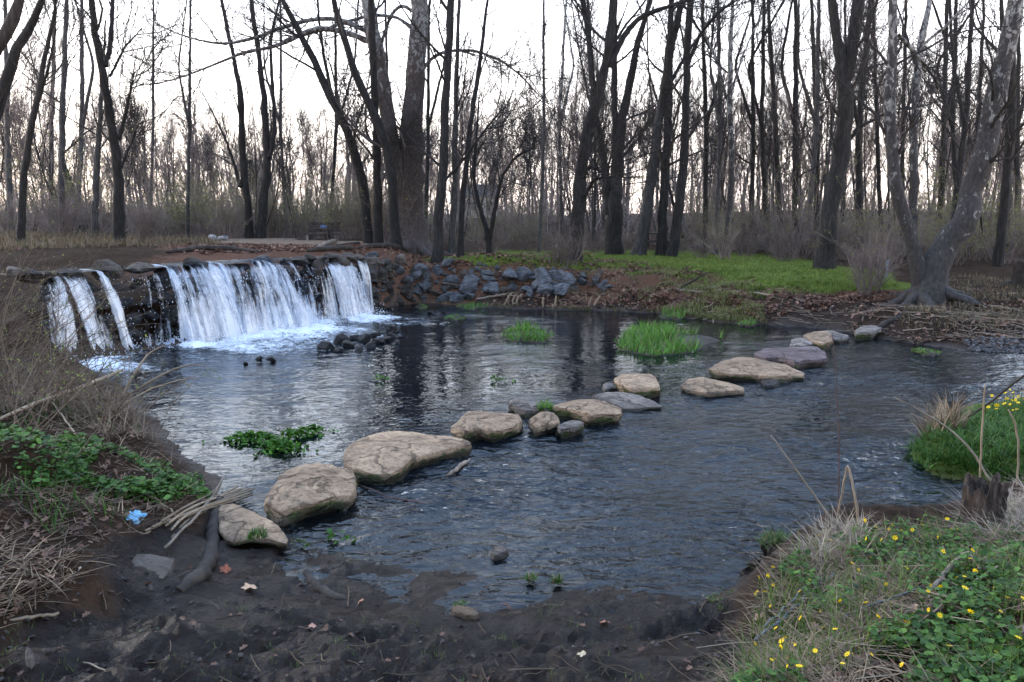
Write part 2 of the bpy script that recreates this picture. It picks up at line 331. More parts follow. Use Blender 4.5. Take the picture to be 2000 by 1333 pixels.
cpw('bank', .5, *[(x, 36, 1.35) for x in range(-30, 41, 6)]) ; cpw('dirt', .5, *[(x, 60, 2.1) for x in range(-60, 61, 12)], *[(x, 100, 3.0) for x in range(-120, 121, 24)], *[(x, 150, 3.6) for x in range(-160, 161, 32)], (-20, 18, 1.9), (-26, 30, 1.9), (-16, 10, 1.6), (16, 15, .8), (18, 22, .9), (14, 9, .4), (-10, 4, .9), (8, 2, .9))
CX = np.array([c[0] for c in CPTS]); CYY = np.array([c[1] for c in CPTS]); CZ = np.array([c[2] for c in CPTS]); CS = np.array([c[3] for c in CPTS])
COVERS = ['mud', 'litter', 'grass', 'dirt', 'bank', 'path']
CM = np.array([[1.0 if c[4] == k else 0.0 for k in COVERS] for c in CPTS])
PONDQ = [DA - DU * .2 - DN * .05, DB - DU * .35 - DN * .05, DB - DU * .3 - DN * .7, DA + DU * 4.2 - DN * 1.1, DA + DU * 2.2 - DN * .9, DA - DU * .3 - DN * .55]
PONDQ = np.array(PONDQ)
def land(x, y, full=False):
    sh = np.asarray(x, float).shape; x = np.asarray(x, float).ravel(); y = np.asarray(y, float).ravel()
    Z = np.empty(len(x)); S = np.empty(len(x)); C = np.empty((len(x), len(COVERS)))
    jx = x + .35 * fbm(x * .9, y * .9, oct=3, seed=3); jy = y + .35 * fbm(x * .9, y * .9, oct=3, seed=9)
    for i in range(0, len(x), 20000):
        a = slice(i, i + 20000); d2 = (x[a, None] - CX) ** 2 + (y[a, None] - CYY) ** 2
        w = 1 / (d2 + .05) ** 2.1; w /= w.sum(1, keepdims=True); Z[a] = w @ CZ; S[a] = w @ CS
        d2 = (jx[a, None] - CX) ** 2 + (jy[a, None] - CYY) ** 2; w = 1 / (d2 + .03) ** 2.6; w /= w.sum(1, keepdims=True); C[a] = w @ CM
    d = sdf(x, y, POLY); dw = d + .10 * fbm(x * 2.2, y * 2.2, oct=3, seed=21)
    out = sstep(0, 1, np.clip(dw / np.maximum(S, .05), 0, 1)) * .8 + .2 * np.clip(dw / np.maximum(S, .05), 0, 1)
    rough_ = C[:, 0] * .06 + C[:, 4] * .05 + C[:, 1] * .05 + C[:, 3] * .04 + C[:, 2] * .02
    lump = fbm(x * 2.6, y * 2.6, oct=3, seed=5) * rough_ * 1.1
    near = np.clip(1.4 - y / 12, .2, 1); fine = (fbm(x * 4.5 + fbm(x * 3, y * 3, oct=2, seed=8), y * 6, oct=5, seed=7, gain=.62) - .55 * np.abs(fbm(x * 11 + 1.5 * fbm(x * 5, y * 5, oct=2, seed=28), y * 13, oct=3, seed=18, gain=.6))) * (C[:, 0] * .10 * np.clip(.6 + 1.3 * fbm(x * .9, y * .9, oct=2, seed=17), .3, 1.0) + C[:, 4] * .04 + C[:, 3] * .02) * near
    zl = .012 + np.maximum(Z - .012, 0.0) * out + (lump + fine) * np.clip(.25 + dw / .4, .0, 1)
    bed = -.035 - .30 * sstep(.1, 2.6, -dw) + .04 * fbm(x * 3, y * 3, oct=4, seed=31) * sstep(0, .5, -dw)
    z = np.where(dw > 0, zl, bed)
    z = z + sstep(55, 110, y) * 1.5 * fbm(x * .03 + 3, y * .02, oct=3, seed=15)
    z = z + .42 * np.maximum(-y - 6, 0)          # unseen slope behind the photographer, added to block horizon light
    pd = sdf(x, y, PONDQ); z = np.where((d > 0) & (pd < .25), np.minimum(z, 1.05 + np.maximum(pd + .15, 0) * 1.2), z)
    # hard step at the dam so that the ground stays behind its stones
    u = (x - DA[0]) * DU[0] + (y - DA[1]) * DU[1]; v = (x - DA[0]) * DN[0] + (y - DA[1]) * DN[1]
    z = np.where((u > -.3) & (u < DL + .05) & (v > -.35) & (v < .5), np.minimum(z, -.3), z)
    if full: return z.reshape(sh), d.reshape(sh), C.reshape(*sh, len(COVERS))
    return z.reshape(sh)
def hgt(x, y): return float(land(np.array([x]), np.array([y]))[0])
def hit(px, py, tmax=160):
    """where the pixel's ray meets the land"""
    d = ray(px, py); t = np.concatenate([np.arange(2, 12, .06), np.arange(12, 40, .12), np.arange(40, tmax, .7)])
    P = np.array([0, 0, CAMH]) + d[None] * t[:, None]; g = np.maximum(land(P[:, 0], P[:, 1]), -.02); k = np.argmax(P[:, 2] < g)
    return P[k] if P[k, 2] < g[k] else P[-1]
# ---- ground sheet (fan-shaped grid: fine near, coarse far)
NR, NC = 500, 400
yy = np.concatenate([[-90, -70, -50, -38, -28, -20, -14, -10, -7, -4, -1], np.geomspace(.6, 26, NR - 100), np.geomspace(26.4, 400, 97)])
uu = np.linspace(-1, 1, NC); uu = np.sign(uu) * np.abs(uu) ** 1.0
Yg, Ug = np.meshgrid(yy, uu, indexing='ij'); Xg = Ug * (.9 * np.maximum(Yg, 0) + 2.6 + 1.6 * np.maximum(-Yg - 1, 0))
Zg, Dg, Cg = land(Xg, Yg, True)
Zg = np.where(Yg > 20, Zg + .0, Zg)
def grid_faces(nr, nc):
    i = np.arange(nr * nc).reshape(nr, nc); return np.stack([i[:-1, :-1], i[:-1, 1:], i[1:, 1:], i[1:, :-1]], -1).reshape(-1, 4)
def ground_mat():
    m, nt, p = newmat('creek_ground'); co = objco(nt)
    n1 = noise(nt, co, 1.7, 8, .65); n2 = noise(nt, co, 9, 8, .7); n3 = noise(nt, co, 45, 6, .7)
    def cc(a, b, c, f): return ramp(nt, f, [(.3, a), (.5, b), (.72, c)])
    col = cc((0.01959, 0.01243, 0.008047), (0.03723, 0.0229, 0.01448), (0.06662, 0.04091, 0.02547), n2)                    # bank: dead stalks and soil
    for k, c in (('litter', cc((0.045, 0.02376, 0.0156), (0.1125, 0.05808, 0.0372), (0.195, 0.1089, 0.072), n3)), ('grass', cc((0.03938, 0.0528, 0.01008), (0.08438, 0.1214, 0.01848), (0.1688, 0.1584, 0.042), n2)),
                 ('dirt', cc((0.0135, 0.009144, 0.00714), (0.0315, 0.02107, 0.01571), (0.054, 0.03776, 0.02856), n2)), ('path', cc((0.132, 0.09384, 0.0663), (0.204, 0.149, 0.1071), (0.252, 0.1877, 0.1377), n3)),
                 ('mud', cc((0.002249, 0.0009741, 0.0004828), (0.00675, 0.002811, 0.001352), (0.01529, 0.006623, 0.003145), mixc(nt, .5, n2, n3)))):
        f = math_(nt, 'ADD', attr(nt, k), math_(nt, 'MULTIPLY', math_(nt, 'SUBTRACT', n2, .5), .9)); f = ramp(nt, f, [(.38, 0.0), (.62, 1.0)]); col = mixc(nt, f, col, c)
    bedc = cc((.012, .010, .010), (.035, .028, .024), (.09, .07, .058), n3); bf = attr(nt, 'bed'); col = mixc(nt, bf, col, bedc)
    nt.links.new(col, p.inputs['Base Color'])
    wet = ramp(nt, n1, [(.42, .16), (.52, .42), (.62, .7)]); mf = attr(nt, 'wet'); rr = mixc(nt, mf, (.92, .92, .92), wet); nt.links.new(rr, p.inputs['Roughness'])
    nt.links.new(mixc(nt, mf, (.06, .06, .06), (.28, .28, .28)), p.inputs['Specular IOR Level'])
    b1 = bump(nt, n2, .9, .07); nt.links.new(bump(nt, n3, .9, .03, b1), p.inputs['Normal']); return m
atg = {k: Cg[..., i].ravel() for i, k in enumerate(COVERS)}
atg['bed'] = np.clip(-Dg / .15 + .2, 0, 1).ravel(); atg['wet'] = np.clip(Cg[..., 0] + sstep(.5, .0, Dg) * .8, 0, 1).ravel()
GM = ground_mat()
solo('ground', np.stack([Xg, Yg, Zg], -1).reshape(-1, 3), grid_faces(len(yy), NC), GM, 'creek banks, muddy shore, grassy field and wood floor', None, None, 'structure', attrs=atg)

# ================================================================== WATER
def watermat():
    m, nt, p = newmat('creek_water'); nt.nodes.remove(p); co = objco(nt)
    sx = objco(nt, (1, 1.7, 1)); ch = attr(nt, 'chop')
    h = math_(nt, 'ADD', noise(nt, sx, 5.5, 2, .5, .6), math_(nt, 'MULTIPLY', noise(nt, sx, 17, 2, .5, .4), .18))
    b = N(nt, 'ShaderNodeBump'); b.inputs['Distance'].default_value = .06; nt.links.new(h, b.inputs['Height'])
    nt.links.new(ch, b.inputs['Strength'])
    fr = N(nt, 'ShaderNodeFresnel'); fr.inputs['IOR'].default_value = 1.33; nt.links.new(b.outputs[0], fr.inputs['Normal'])
    gl = N(nt, 'ShaderNodeBsdfGlossy'); gl.inputs['Roughness'].default_value = .025; gl.inputs['Color'].default_value = (.9, .96, 1, 1); nt.links.new(b.outputs[0], gl.inputs['Normal'])
    tr = N(nt, 'ShaderNodeBsdfTransparent'); tr.inputs[0].default_value = (.36, .44, .52, 1)
    df = N(nt, 'ShaderNodeBsdfDiffuse'); df.inputs[0].default_value = (.003, .005, .008, 1); m0 = N(nt, 'ShaderNodeMixShader'); nt.links.new(attr(nt, 'deep'), m0.inputs[0])
    nt.links.new(tr.outputs[0], m0.inputs[1]); nt.links.new(df.outputs[0], m0.inputs[2])
    m1 = N(nt, 'ShaderNodeMixShader'); nt.links.new(fr.outputs[0], m1.inputs[0]); nt.links.new(m0.outputs[0], m1.inputs[1]); nt.links.new(gl.outputs[0], m1.inputs[2])
    fo = attr(nt, 'foam'); fn = noise(nt, objco(nt, (1, 1, 1)), 9, 8, .72, 1.2); ff = math_(nt, 'ADD', fo, math_(nt, 'MULTIPLY', math_(nt, 'SUBTRACT', fn, .5), 1.7))
    fk = ramp(nt, ff, [(.45, 0.0), (.85, .92)]); fd = N(nt, 'ShaderNodeBsdfDiffuse'); fd.inputs[0].default_value = (.7, .73, .77, 1)
    m2 = N(nt, 'ShaderNodeMixShader'); nt.links.new(fk, m2.inputs[0]); nt.links.new(m1.outputs[0], m2.inputs[1]); nt.links.new(fd.outputs[0], m2.inputs[2])
    nt.links.new(m2.outputs[0], nt.nodes['Material Output'].inputs[0]); return m
MAT['water'] = watermat()
def s_of_px(px):
    r = (px - 1000) / F / (CP + (666.5 - 505) / F * SP); dx, dy = DB - DA
    return (r * DA[1] - DA[0]) / (dx - r * dy)
def dam_pt(s, out=0.0): return DA + (DB - DA) * s + DN * out
FALLS = [(66, 116, .5, 1.30, 1.12), (112, 160, .6, 1.30, .95), (180, 199, .5, 1.36, .8), (244, 268, .4, 1.36, .5), (314, 420, .75, 1.37, 1.1), (418, 565, .75, 1.38, 1.14),
         (562, 600, .55, 1.30, .85), (598, 634, .5, 1.28, .75), (634, 690, .6, 1.25, .95), (694, 713, .35, 1.27, .7), (206, 240, .3, 1.33, .5), (272, 312, .38, 1.34, .62)]
yw = np.geomspace(3.6, 23, 500); uw = np.linspace(-1, 1, 520)
Yw, Uw = np.meshgrid(yw, uw, indexing='ij'); Xw = Uw * (.66 * Yw + 1.2); Dw = sdf(Xw, Yw, POLY)
# foam where the falls land, drifting down the pool
fu = ((Xw - DA[0]) * DU[0] + (Yw - DA[1]) * DU[1]) / DL; fv = (Xw - DA[0]) * DN[0] + (Yw - DA[1]) * DN[1]
foam = np.zeros_like(Xw)
for (p0, p1, out, zl, dn) in FALLS:
    s0, s1 = s_of_px(p0), s_of_px(p1); gap = np.maximum(np.maximum(s0 - fu, fu - s1), 0) * DL
    reach = .6 if p1 - p0 < 50 else 2.1
    f = np.exp(-np.maximum(fv - out - .15, 0) / reach) * np.exp(-(gap / .3) ** 2) * (fv > -.2) * dn; foam = np.maximum(foam, f)
foam *= .78 + .5 * fbm(Xw * 1.6, Yw * 1.6, oct=4, seed=61)
chop = .35 + .4 * sstep(.0, .8, fbm(Xw * .5 + 4, Yw * .5, oct=3, seed=44)) + .5 * np.exp(-np.maximum(fv - .8, 0) / 2.0) * (fu > -.1) * (fu < 1.15)
line = (W(1700, 640)[:2], W(520, 960)[:2]); ld = (line[1] - line[0]) / np.linalg.norm(line[1] - line[0]); below = (Xw - line[0][0]) * -ld[1] + (Yw - line[0][1]) * ld[0]
chop += .35 * sstep(-1.5, 1.5, below + .8 * fbm(Xw, Yw, oct=2, seed=4)) ; chop = np.clip(chop * (.45 + 1.0 * sstep(-.25, .35, fbm(Xw * .45 + 9, Yw * .45, oct=3, seed=46))), .3, 1.3) * (1 - .64 * sstep(.6, -1.0, below) * sstep(1.0, 3.0, fv))
def flow(x, y, c):
    f = np.stack([x * .93 + y * .37, y * .93 - x * .37], 0)
    return c * (.052 * fbm(f[0] * 1.7, f[1] * 2.9, oct=3, seed=71, gain=.5) + .018 * (1 - np.abs(fbm(f[0] * 4.5, f[1] * 8, oct=2, seed=72))))
Zw = flow(Xw, Yw, chop) + np.clip(foam - .25, 0, 1) * .10 * (fbm(Xw * 5, Yw * 5, oct=3, seed=73) + .35)
fw = grid_faces(len(yw), len(uw)); keep = (Dw.ravel()[fw] < .5).any(1) & (fv.ravel()[fw] > -.3).any(1); fw = fw[keep]
used = np.zeros(Dw.size, bool); used[fw.ravel()] = True; re = np.cumsum(used) - 1
solo('creek_water', np.stack([Xw, Yw, Zw], -1).reshape(-1, 3)[used], re[fw], MAT['water'], 'rippled shallow creek water and plunge pool', None, None, 'structure',
     attrs={'chop': chop.ravel()[used], 'foam': foam.ravel()[used], 'deep': (.25 + .65 * sstep(.1, 1.6, -Dw)).ravel()[used]})
g = np.meshgrid(np.linspace(.3, 1.0, 60), np.linspace(-2, 0.0, 60), indexing='ij'); gx = DA[0] - DU[0] * 8 + DU[0] * (DL + 8) * g[0] + DN[0] * g[1]; gy = DA[1] - DU[1] * 8 + DU[1] * (DL + 8) * g[0] + DN[1] * g[1]
pd = sdf(gx, gy, PONDQ); fp = grid_faces(60, 60); fp = fp[(pd.ravel()[fp] < .2).all(1)]; us = np.zeros(gx.size, bool); us[fp.ravel()] = True; re = np.cumsum(us) - 1
solo('pond_water', np.stack([gx, gy, np.full_like(gx, 1.355)], -1).reshape(-1, 3)[us], re[fp], MAT['water'], 'still water held behind the stone dam', None, None, 'structure',
     attrs={'chop': np.full(us.sum(), .3), 'foam': np.zeros(us.sum()), 'deep': np.full(us.sum(), .8)})

# ================================================================== ROCKS
def rock_mesh(name, seed, flat=.6, npts=16, jag=.05):
    """angular quarried rock: hull of random points, edges softened and roughened"""
    r = np.random.default_rng(seed); v = nrm(r.normal(size=(npts, 3))) * r.uniform(.75, 1.0, (npts, 1)); v[:, 2] *= flat; v[:, 1] *= r.uniform(.7, .95)
    bm = bmesh.new()
    for p in v: bm.verts.new(p * .5)
    h = bmesh.ops.convex_hull(bm, input=bm.verts); bmesh.ops.delete(bm, geom=[g for g in h['geom_interior'] if isinstance(g, bmesh.types.BMVert)], context='VERTS')
    bmesh.ops.dissolve_limit(bm, angle_limit=.25, verts=bm.verts, edges=bm.edges)
    bmesh.ops.bevel(bm, geom=list(bm.edges), offset=.03, segments=1, affect='EDGES', profile=.6)
    bmesh.ops.triangulate(bm, faces=bm.faces)
    bmesh.ops.subdivide_edges(bm, edges=[e for e in bm.edges if e.calc_length() > .22], cuts=1, use_grid_fill=True)
    co = np.array([q.co for q in bm.verts]); n = fbm(co[:, 0] * 4 + seed, co[:, 1] * 4, co[:, 2] * 4, 3, seed) * jag
    for q, k in zip(bm.verts, n): q.co *= 1 + k
    bmesh.ops.recalc_face_normals(bm, faces=bm.faces); bmesh.ops.triangulate(bm, faces=bm.faces)
    me = bpy.data.meshes.new(name); bm.to_mesh(me); bm.free(); return me
ROCKS = [rock_mesh('rock', 100 + i, [.6, .75, .5, .85][i % 4], [14, 18, 12, 22][i % 4]) for i in range(12)]
def with_mat(me, mat):
    m = me.copy(); m.materials.clear(); m.materials.append(mat); return m
RK = {k: [with_mat(m, MAT[k]) for m in ROCKS] for k in ('rock_blue', 'rock_brown', 'rock_dam', 'rock_wet', 'rock_white')}
def rock(name, kind, pos, size, parent=None, sink=.3, rot=None, sc3=None):
    r = rot if rot is not None else (random.uniform(-.35, .35), random.uniform(-.35, .35), random.uniform(0, 6.28))
    s3 = sc3 or (random.uniform(.9, 1.15), random.uniform(.8, 1.1), random.uniform(.75, 1.05))
    return place(name, random.choice(RK[kind]), parent, (float(pos[0]), float(pos[1]), float(pos[2] + size * (.3 - sink))), r, tuple(size * k for k in s3))

# ---- the dam: courses of stones with uneven capstones, one object per stone
dam = thing('stone_dam', 'low dry-stone dam with dark wet stones that the creek pours over', 'dam', (*DA, -.3))
face_ang = math.atan2(DU[1], DU[0])
def dam_stone(s, out, z, sx, sy, sz, kind='rock_dam', tilt=.12):
    p = dam_pt(s, out); o = place('stone', random.choice(RK[kind]), dam, (float(p[0] - DA[0]), float(p[1] - DA[1]), float(z + .3)),
                                  (random.uniform(-tilt, tilt), random.uniform(-tilt, tilt), face_ang + random.uniform(-.2, .2) + (math.pi if random.random() < .5 else 0)), (sx * 1.12, sy, sz * 1.5))
    return o
for row in range(5):
    z = -.1 + row * .29; s = -.03 + random.uniform(0, .03)
    while s < 1.03:
        wd_ = random.uniform(.32, .62); dam_stone(s + wd_ / 2 / DL, -.02 - row * .035 + random.uniform(-.05, .06), z + random.uniform(-.03, .03), wd_, .5, random.uniform(.3, .36)); s += wd_ * .93 / DL
# capstones placed as the crest shows them: pixel x range, top height, colour
CAPS = [(8, 62, 1.52, 'rock_brown'), (48, 84, 1.42, 'rock_dam'), (84, 130, 1.36, 'rock_dam'), (120, 185, 1.42, 'rock_dam'), (195, 246, 1.46, 'rock_brown'), (250, 318, 1.46, 'rock_brown'), (314, 356, 1.37, 'rock_brown'),
        (358, 425, 1.43, 'rock_dam'), (430, 500, 1.33, 'rock_dam'), (505, 555, 1.44, 'rock_blue'), (552, 585, 1.43, 'rock_brown'), (580, 612, 1.40, 'rock_dam'), (608, 632, 1.38, 'rock_brown'),
        (628, 650, 1.36, 'rock_dam'), (642, 682, 1.40, 'rock_brown'), (680, 704, 1.42, 'rock_brown'), (700, 724, 1.42, 'rock_brown')]
for p0, p1, zt, kd in CAPS:
    s0, s1 = s_of_px(p0), s_of_px(p1); w_ = (s1 - s0) * DL
    p = dam_pt((s0 + s1) / 2, -.18); place('capstone', random.choice(RK[kd]), dam, (float(p[0] - DA[0]), float(p[1] - DA[1]), zt - .11 + .3), (random.uniform(-.1, .1), random.uniform(-.1, .1), face_ang + random.uniform(-.12, .12)), (w_ * 1.25, .75, .52))
o = None
for (px, out, z, sx, sz, kd) in ((612, .12, 1.12, .28, .55, 'rock_brown'), (664, .1, 1.2, .42, .36, 'rock_brown')):
    dam_stone(s_of_px(px), out, z, sx, .34, sz, kd, .25)

# ---- the falls
def fallmat():
    m, nt, p = newmat('falling_water'); nt.nodes.remove(p)
    fl = attr(nt, 'flow', 'Vector'); mp = N(nt, 'ShaderNodeMapping'); mp.inputs['Scale'].default_value = (1, .09, 1); nt.links.new(fl, mp.inputs[0])
    a = noise(nt, mp.outputs[0], 11, 5, .62, .35); b = noise(nt, fl, 6, 6, .7, .5)
    mp2 = N(nt, 'ShaderNodeMapping'); mp2.inputs['Scale'].default_value = (1, .2, 1); nt.links.new(fl, mp2.inputs[0]); c = noise(nt, mp2.outputs[0], 45, 4, .7)
    f = math_(nt, 'ADD', math_(nt, 'MULTIPLY', a, 1.15), math_(nt, 'MULTIPLY', b, .5)); f = math_(nt, 'ADD', f, math_(nt, 'MULTIPLY', c, .38)); f = math_(nt, 'ADD', f, attr(nt, 'dens'))
    k = ramp(nt, f, [(.0, 0.0), (1.0, 1.0)]); k = math_(nt, 'MULTIPLY', math_(nt, 'SUBTRACT', f, 1.12), 3.2, True)
    d = N(nt, 'ShaderNodeBsdfDiffuse'); d.inputs[0].default_value = (.8, .81, .83, 1); t = N(nt, 'ShaderNodeBsdfTranslucent'); t.inputs[0].default_value = (.8, .81, .83, 1)
    g = N(nt, 'ShaderNodeBsdfGlossy'); g.inputs['Roughness'].default_value = .25; g.inputs[0].default_value = (1, 1, 1, 1)
    m1 = N(nt, 'ShaderNodeMixShader'); m1.inputs[0].default_value = .5; nt.links.new(d.outputs[0], m1.inputs[1]); nt.links.new(t.outputs[0], m1.inputs[2])
    m2 = N(nt, 'ShaderNodeMixShader'); m2.inputs[0].default_value = .08; nt.links.new(m1.outputs[0], m2.inputs[1]); nt.links.new(g.outputs[0], m2.inputs[2])
    tr = N(nt, 'ShaderNodeBsdfTransparent'); tr.inputs[0].default_value = (.9, .93, .97, 1)
    m3 = N(nt, 'ShaderNodeMixShader'); nt.links.new(k, m3.inputs[0]); nt.links.new(tr.outputs[0], m3.inputs[1]); nt.links.new(m2.outputs[0], m3.inputs[2])
    nt.links.new(m3.outputs[0], nt.nodes['Material Output'].inputs[0])
    nt.links.new(bump(nt, f, .5, .04), d.inputs['Normal']); return m
MAT['fall'] = fallmat()
m, nt_, p_ = newmat('spray_white'); p_.inputs['Base Color'].default_value = (.85, .88, .92, 1); p_.inputs['Roughness'].default_value = .4; MAT['spray'] = m
FALL_LABELS = ['leftmost cascade of white water at the bushy end of the dam', 'broken white cascade just right of the leftmost one', 'thin single strand of falling water left of the dark wall stones',
               'short trickle splashing over the dark stones left of the main fall', 'left half of the wide main white waterfall', 'right half of the wide main white waterfall, thickest of all',
               'narrow curtain of water just right of the main waterfall', 'streaky narrow curtain beside the leaning brown capstone', 'white curtain of water near the right end of the dam', 'rightmost thin strand of water at the end of the dam', 'faint veil of drips right of the thin single strand', 'thin broken veil of water against the left side of the main fall']
for fi, (p0, p1, out, zl, dn) in enumerate(FALLS):
    s0, s1 = s_of_px(p0), s_of_px(p1); w_ = (s1 - s0) * DL; nu = max(5, int(w_ * 26)); nv = 44; Vs = []; Fs = []; UVs = []; DEN = []; n0 = 0
    wide = w_ > .9
    for lay in range(3 if wide else 2):
        u = np.linspace(0, 1, nu)[None, :] * np.ones((nv, 1)); tt = np.linspace(-.25, 1, nv)[:, None] * np.ones((1, nu))
        tf = np.clip(tt, 0, 1); fallz = (zl + .25) * tf ** 2 * .55 + (zl + .25) * tf * .45
        ul = u * w_; lipv = (fbm(ul * 3 + fi * 5, 0 * ul, oct=3, seed=80 + fi)) * .05
        o_ = .02 + out * (.35 + .25 * lay / 2 + .4) * tf ** .75 * (.8 + .35 * vn(ul * 2.2 + lay * 9, 0 * ul, seed=fi)) - .55 * np.clip(-tt / .25, 0, 1)
        o_ = o_ + .10 * tf * fbm(ul * 4, tt * 2.5, oct=3, seed=90 + fi + lay)
        zz = zl + lipv * (1 - tf) - fallz + .03 * fbm(ul * 5, tt * 5, oct=2, seed=95 + lay) + .015 * np.clip(-tt / .25, 0, 1)
        spread = (u - .5) * (1 + .18 * tf * (1 if wide else .6)) + .5; sl = s0 + (s1 - s0) * spread + (.03 * tf if fi in (1, 2) else 0)
        P = DA[None, None, :] + (DB - DA) * sl[..., None] + DN * o_[..., None]
        Vs.append(np.concatenate([P, zz[..., None]], -1).reshape(-1, 3)); Fs.append(grid_faces(nv, nu) + n0); n0 += nu * nv
        UVs.append(np.stack([ul + lay * 7.3 + fi * 3.1, tt * 1.6 + lay * 3.7, 0 * ul], -1).reshape(-1, 3))
        edge = np.minimum(u, 1 - u) * w_; e_ = -.35 * np.clip(1 - edge / (.10 if wide else .05), 0, 1) ** 2
        gaps = np.clip(fbm(ul * 1.8 + fi, tt * .5, oct=3, seed=70 + fi), -1, 1) * .52
        DEN.append((e_ + gaps + (dn - .62) * .8 - .08 * lay + .22 * np.clip((tf - .6) / .4, 0, 1) - .25 * np.clip((.16 - tf) / .16, 0, 1)).ravel())
    r_ = thing('waterfall', FALL_LABELS[fi], 'waterfall', (*dam_pt((s0 + s1) / 2, out), -.05), 'cascades over the stone dam')
    part('falling_sheet', np.concatenate(Vs), np.concatenate(Fs), MAT['fall'], r_, attrs={'dens': np.concatenate(DEN)}, uv=np.concatenate(UVs))
    # droplets thrown off the sheet and where it lands
    n = int(420 * w_) + 60; T = np.array([[1, 0, -.7], [-1, 0, -.7], [0, 1, .7], [0, -1, .7.__float__()]]) * .5; TF = np.array([[0, 2, 3], [1, 3, 2], [0, 1, 2], [0, 3, 1]])
    ss = s0 + (s1 - s0) * rng.uniform(-.05, 1.05, n); low = rng.random(n) < .62; tf = np.where(low, 1, rng.uniform(.15, 1, n))
    oo = out * tf ** .75 * rng.uniform(.6, 1.25, n) + np.where(low, np.abs(rng.normal(0, .22, n)), rng.normal(0, .04, n))
    pz = np.where(low, np.abs(rng.normal(0, .10, n)) + .0, zl - (zl + .25) * (tf ** 2 * .55 + tf * .45)); pz = np.maximum(pz, .0)
    P = DA[None] + (DB - DA)[None] * ss[:, None] + DN[None] * oo[:, None]; sz = rng.uniform(.006, .02, n) * (1 if wide else .7)
    v, f = scatter(T, TF, np.column_stack([P, pz]), np.column_stack([sz, sz, sz * rng.uniform(1, 3, n)]), rng.uniform(0, 6, n))
    tag(part('spray', v, f, MAT['spray'], r_), kind='stuff')

# ---- stepping stones, outlines read off the photograph and stood on the creek bed
def slab(pix, zt, mat, label, cat='stone', group=None, name='stepping_stone', dome=.03, zb=-.22, under=.06, seed=0, jag=.024, M=96):
    if zt is None: m_ = np.mean(pix, 0); zt = hit(*m_)[2] + .06; zb = zt - .2
    else: zt = zt * .68
    jag = min(jag, .5 * jag + .25 * 1e-2) if zb > -.2 else jag
    P = np.array([W(px, py, zt)[:2] for px, py in pix]); c0 = P.mean(0)
    ar = .5 * np.sum(P[:, 0] * np.roll(P[:, 1], -1) - P[:, 1] * np.roll(P[:, 0], -1))
    if ar < 0: P = P[::-1]
    L = np.concatenate([P, P[:1]]); d = np.concatenate([[0], np.cumsum(np.linalg.norm(np.diff(L, axis=0), axis=1))]); t = np.linspace(0, d[-1], M, endpoint=False)
    O = np.stack([np.interp(t, d, L[:, i]) for i in (0, 1)], 1)
    for _ in range(1): O = .25 * np.roll(O, 1, 0) + .5 * O + .25 * np.roll(O, -1, 0)
    c = O.mean(0); size = math.sqrt(abs(ar)); rings = []; mo = []
    for k in (.06, .16, .28, .4, .52, .64, .75, .84, .91, .96, .99):
        rings.append(np.column_stack([c + (O - c) * k, np.full(M, zt + dome * (1 - k ** 2) - .012 * max(0, (k - .9) / .1) ** 2)])); mo.append(0.0 if k < .9 else .12)
    for k, off in ((.06, .004), (.16, -.012), (.30, -.045), (.5, -.08), (.7, -.09), (1.0, -.08)):
        nrm_o = nrm(O - c); rings.append(np.column_stack([O + nrm_o * (off - under * k * .4), np.full(M, zt - .03 + (zb - zt) * k)])); mo.append(.43 - .15 * abs(k - .4))
    V = np.concatenate(rings + [[[*c, zt + dome]]]); n = len(rings)
    # bedded lumps and chipped rim
    a = fbm(V[:, 0] * 3.5, V[:, 1] * 3.5, V[:, 2] * 9, 5, 200 + seed, .55); lay_ = np.round((a + V[:, 2] * 2) * 5) / 5
    inner = 1.0
    V[:, 2] += (a * jag * 1.2 + (np.round(a * 4 + V[:, 0] * 1.5) / 4 - a - V[:, 0] * .375) * jag * .9) * np.where(V[:, 2] > zt - .12, 1, .3)
    ed = fbm(V[:, 0] * 6, V[:, 1] * 6, V[:, 2] * 5, 4, 300 + seed) * jag * 1.6; V[:, :2] += nrm(V[:, :2] - c) * ed[:, None]
    # flat broken faces: planes cut the rim and the top
    q_ = np.random.default_rng(seed + 40)
    for _ in range(9):
        az = q_.uniform(0, 6.283); el = q_.uniform(-.1, .3) if _ < 6 else q_.uniform(1.3, 1.5); nn = np.array([math.cos(az) * math.cos(el), math.sin(az) * math.cos(el), math.sin(el)]); pr = (V - [*c, zt]) @ nn
        cut = np.max(pr) - q_.uniform(.015, .05) * min(1.0, size / .7) * (1 if _ < 6 else .5); ov = np.maximum(pr - cut, 0); V -= nn * (ov * .88)[:, None]
    i = np.arange(n * M).reshape(n, M); j = np.roll(i, -1, 1); Fq = np.stack([i[:-1], i[1:], j[1:], j[:-1]], -1).reshape(-1, 4)
    Ft = np.stack([i[0], j[0], np.full(M, n * M)], -1)
    ms = np.concatenate([np.full(M, q) for q in mo] + [[0.0]])
    o = solo(name, V, [Fq, Ft], mat, label, cat, group, attrs={'moss': ms}); o.data.set_sharp_from_angle(angle=.42); return o
def cr(x0, y0, s, pts): return [(x0 + a / s, y0 + b / s) for a, b in pts]
A3 = lambda p: cr(450, 780, 3.636, p)
A5 = lambda p: cr(850, 680, 3.636, p)
A6 = lambda p: cr(1300, 600, 2.857, p)
GS = 'stepping stones across the creek'
ST = MAT['step']; SG = MAT['step_grey']
slab(A3([(240, 715), (262, 620), (320, 555), (400, 500), (500, 470), (620, 457), (700, 466), (800, 470), (862, 490), (905, 560), (895, 645), (730, 692), (560, 742), (420, 782), (310, 805), (250, 760)]), .2, ST, 'big lumpy tan stepping stone nearest the mud, second from the near shore', group=GS, seed=1, jag=.045, dome=.05)
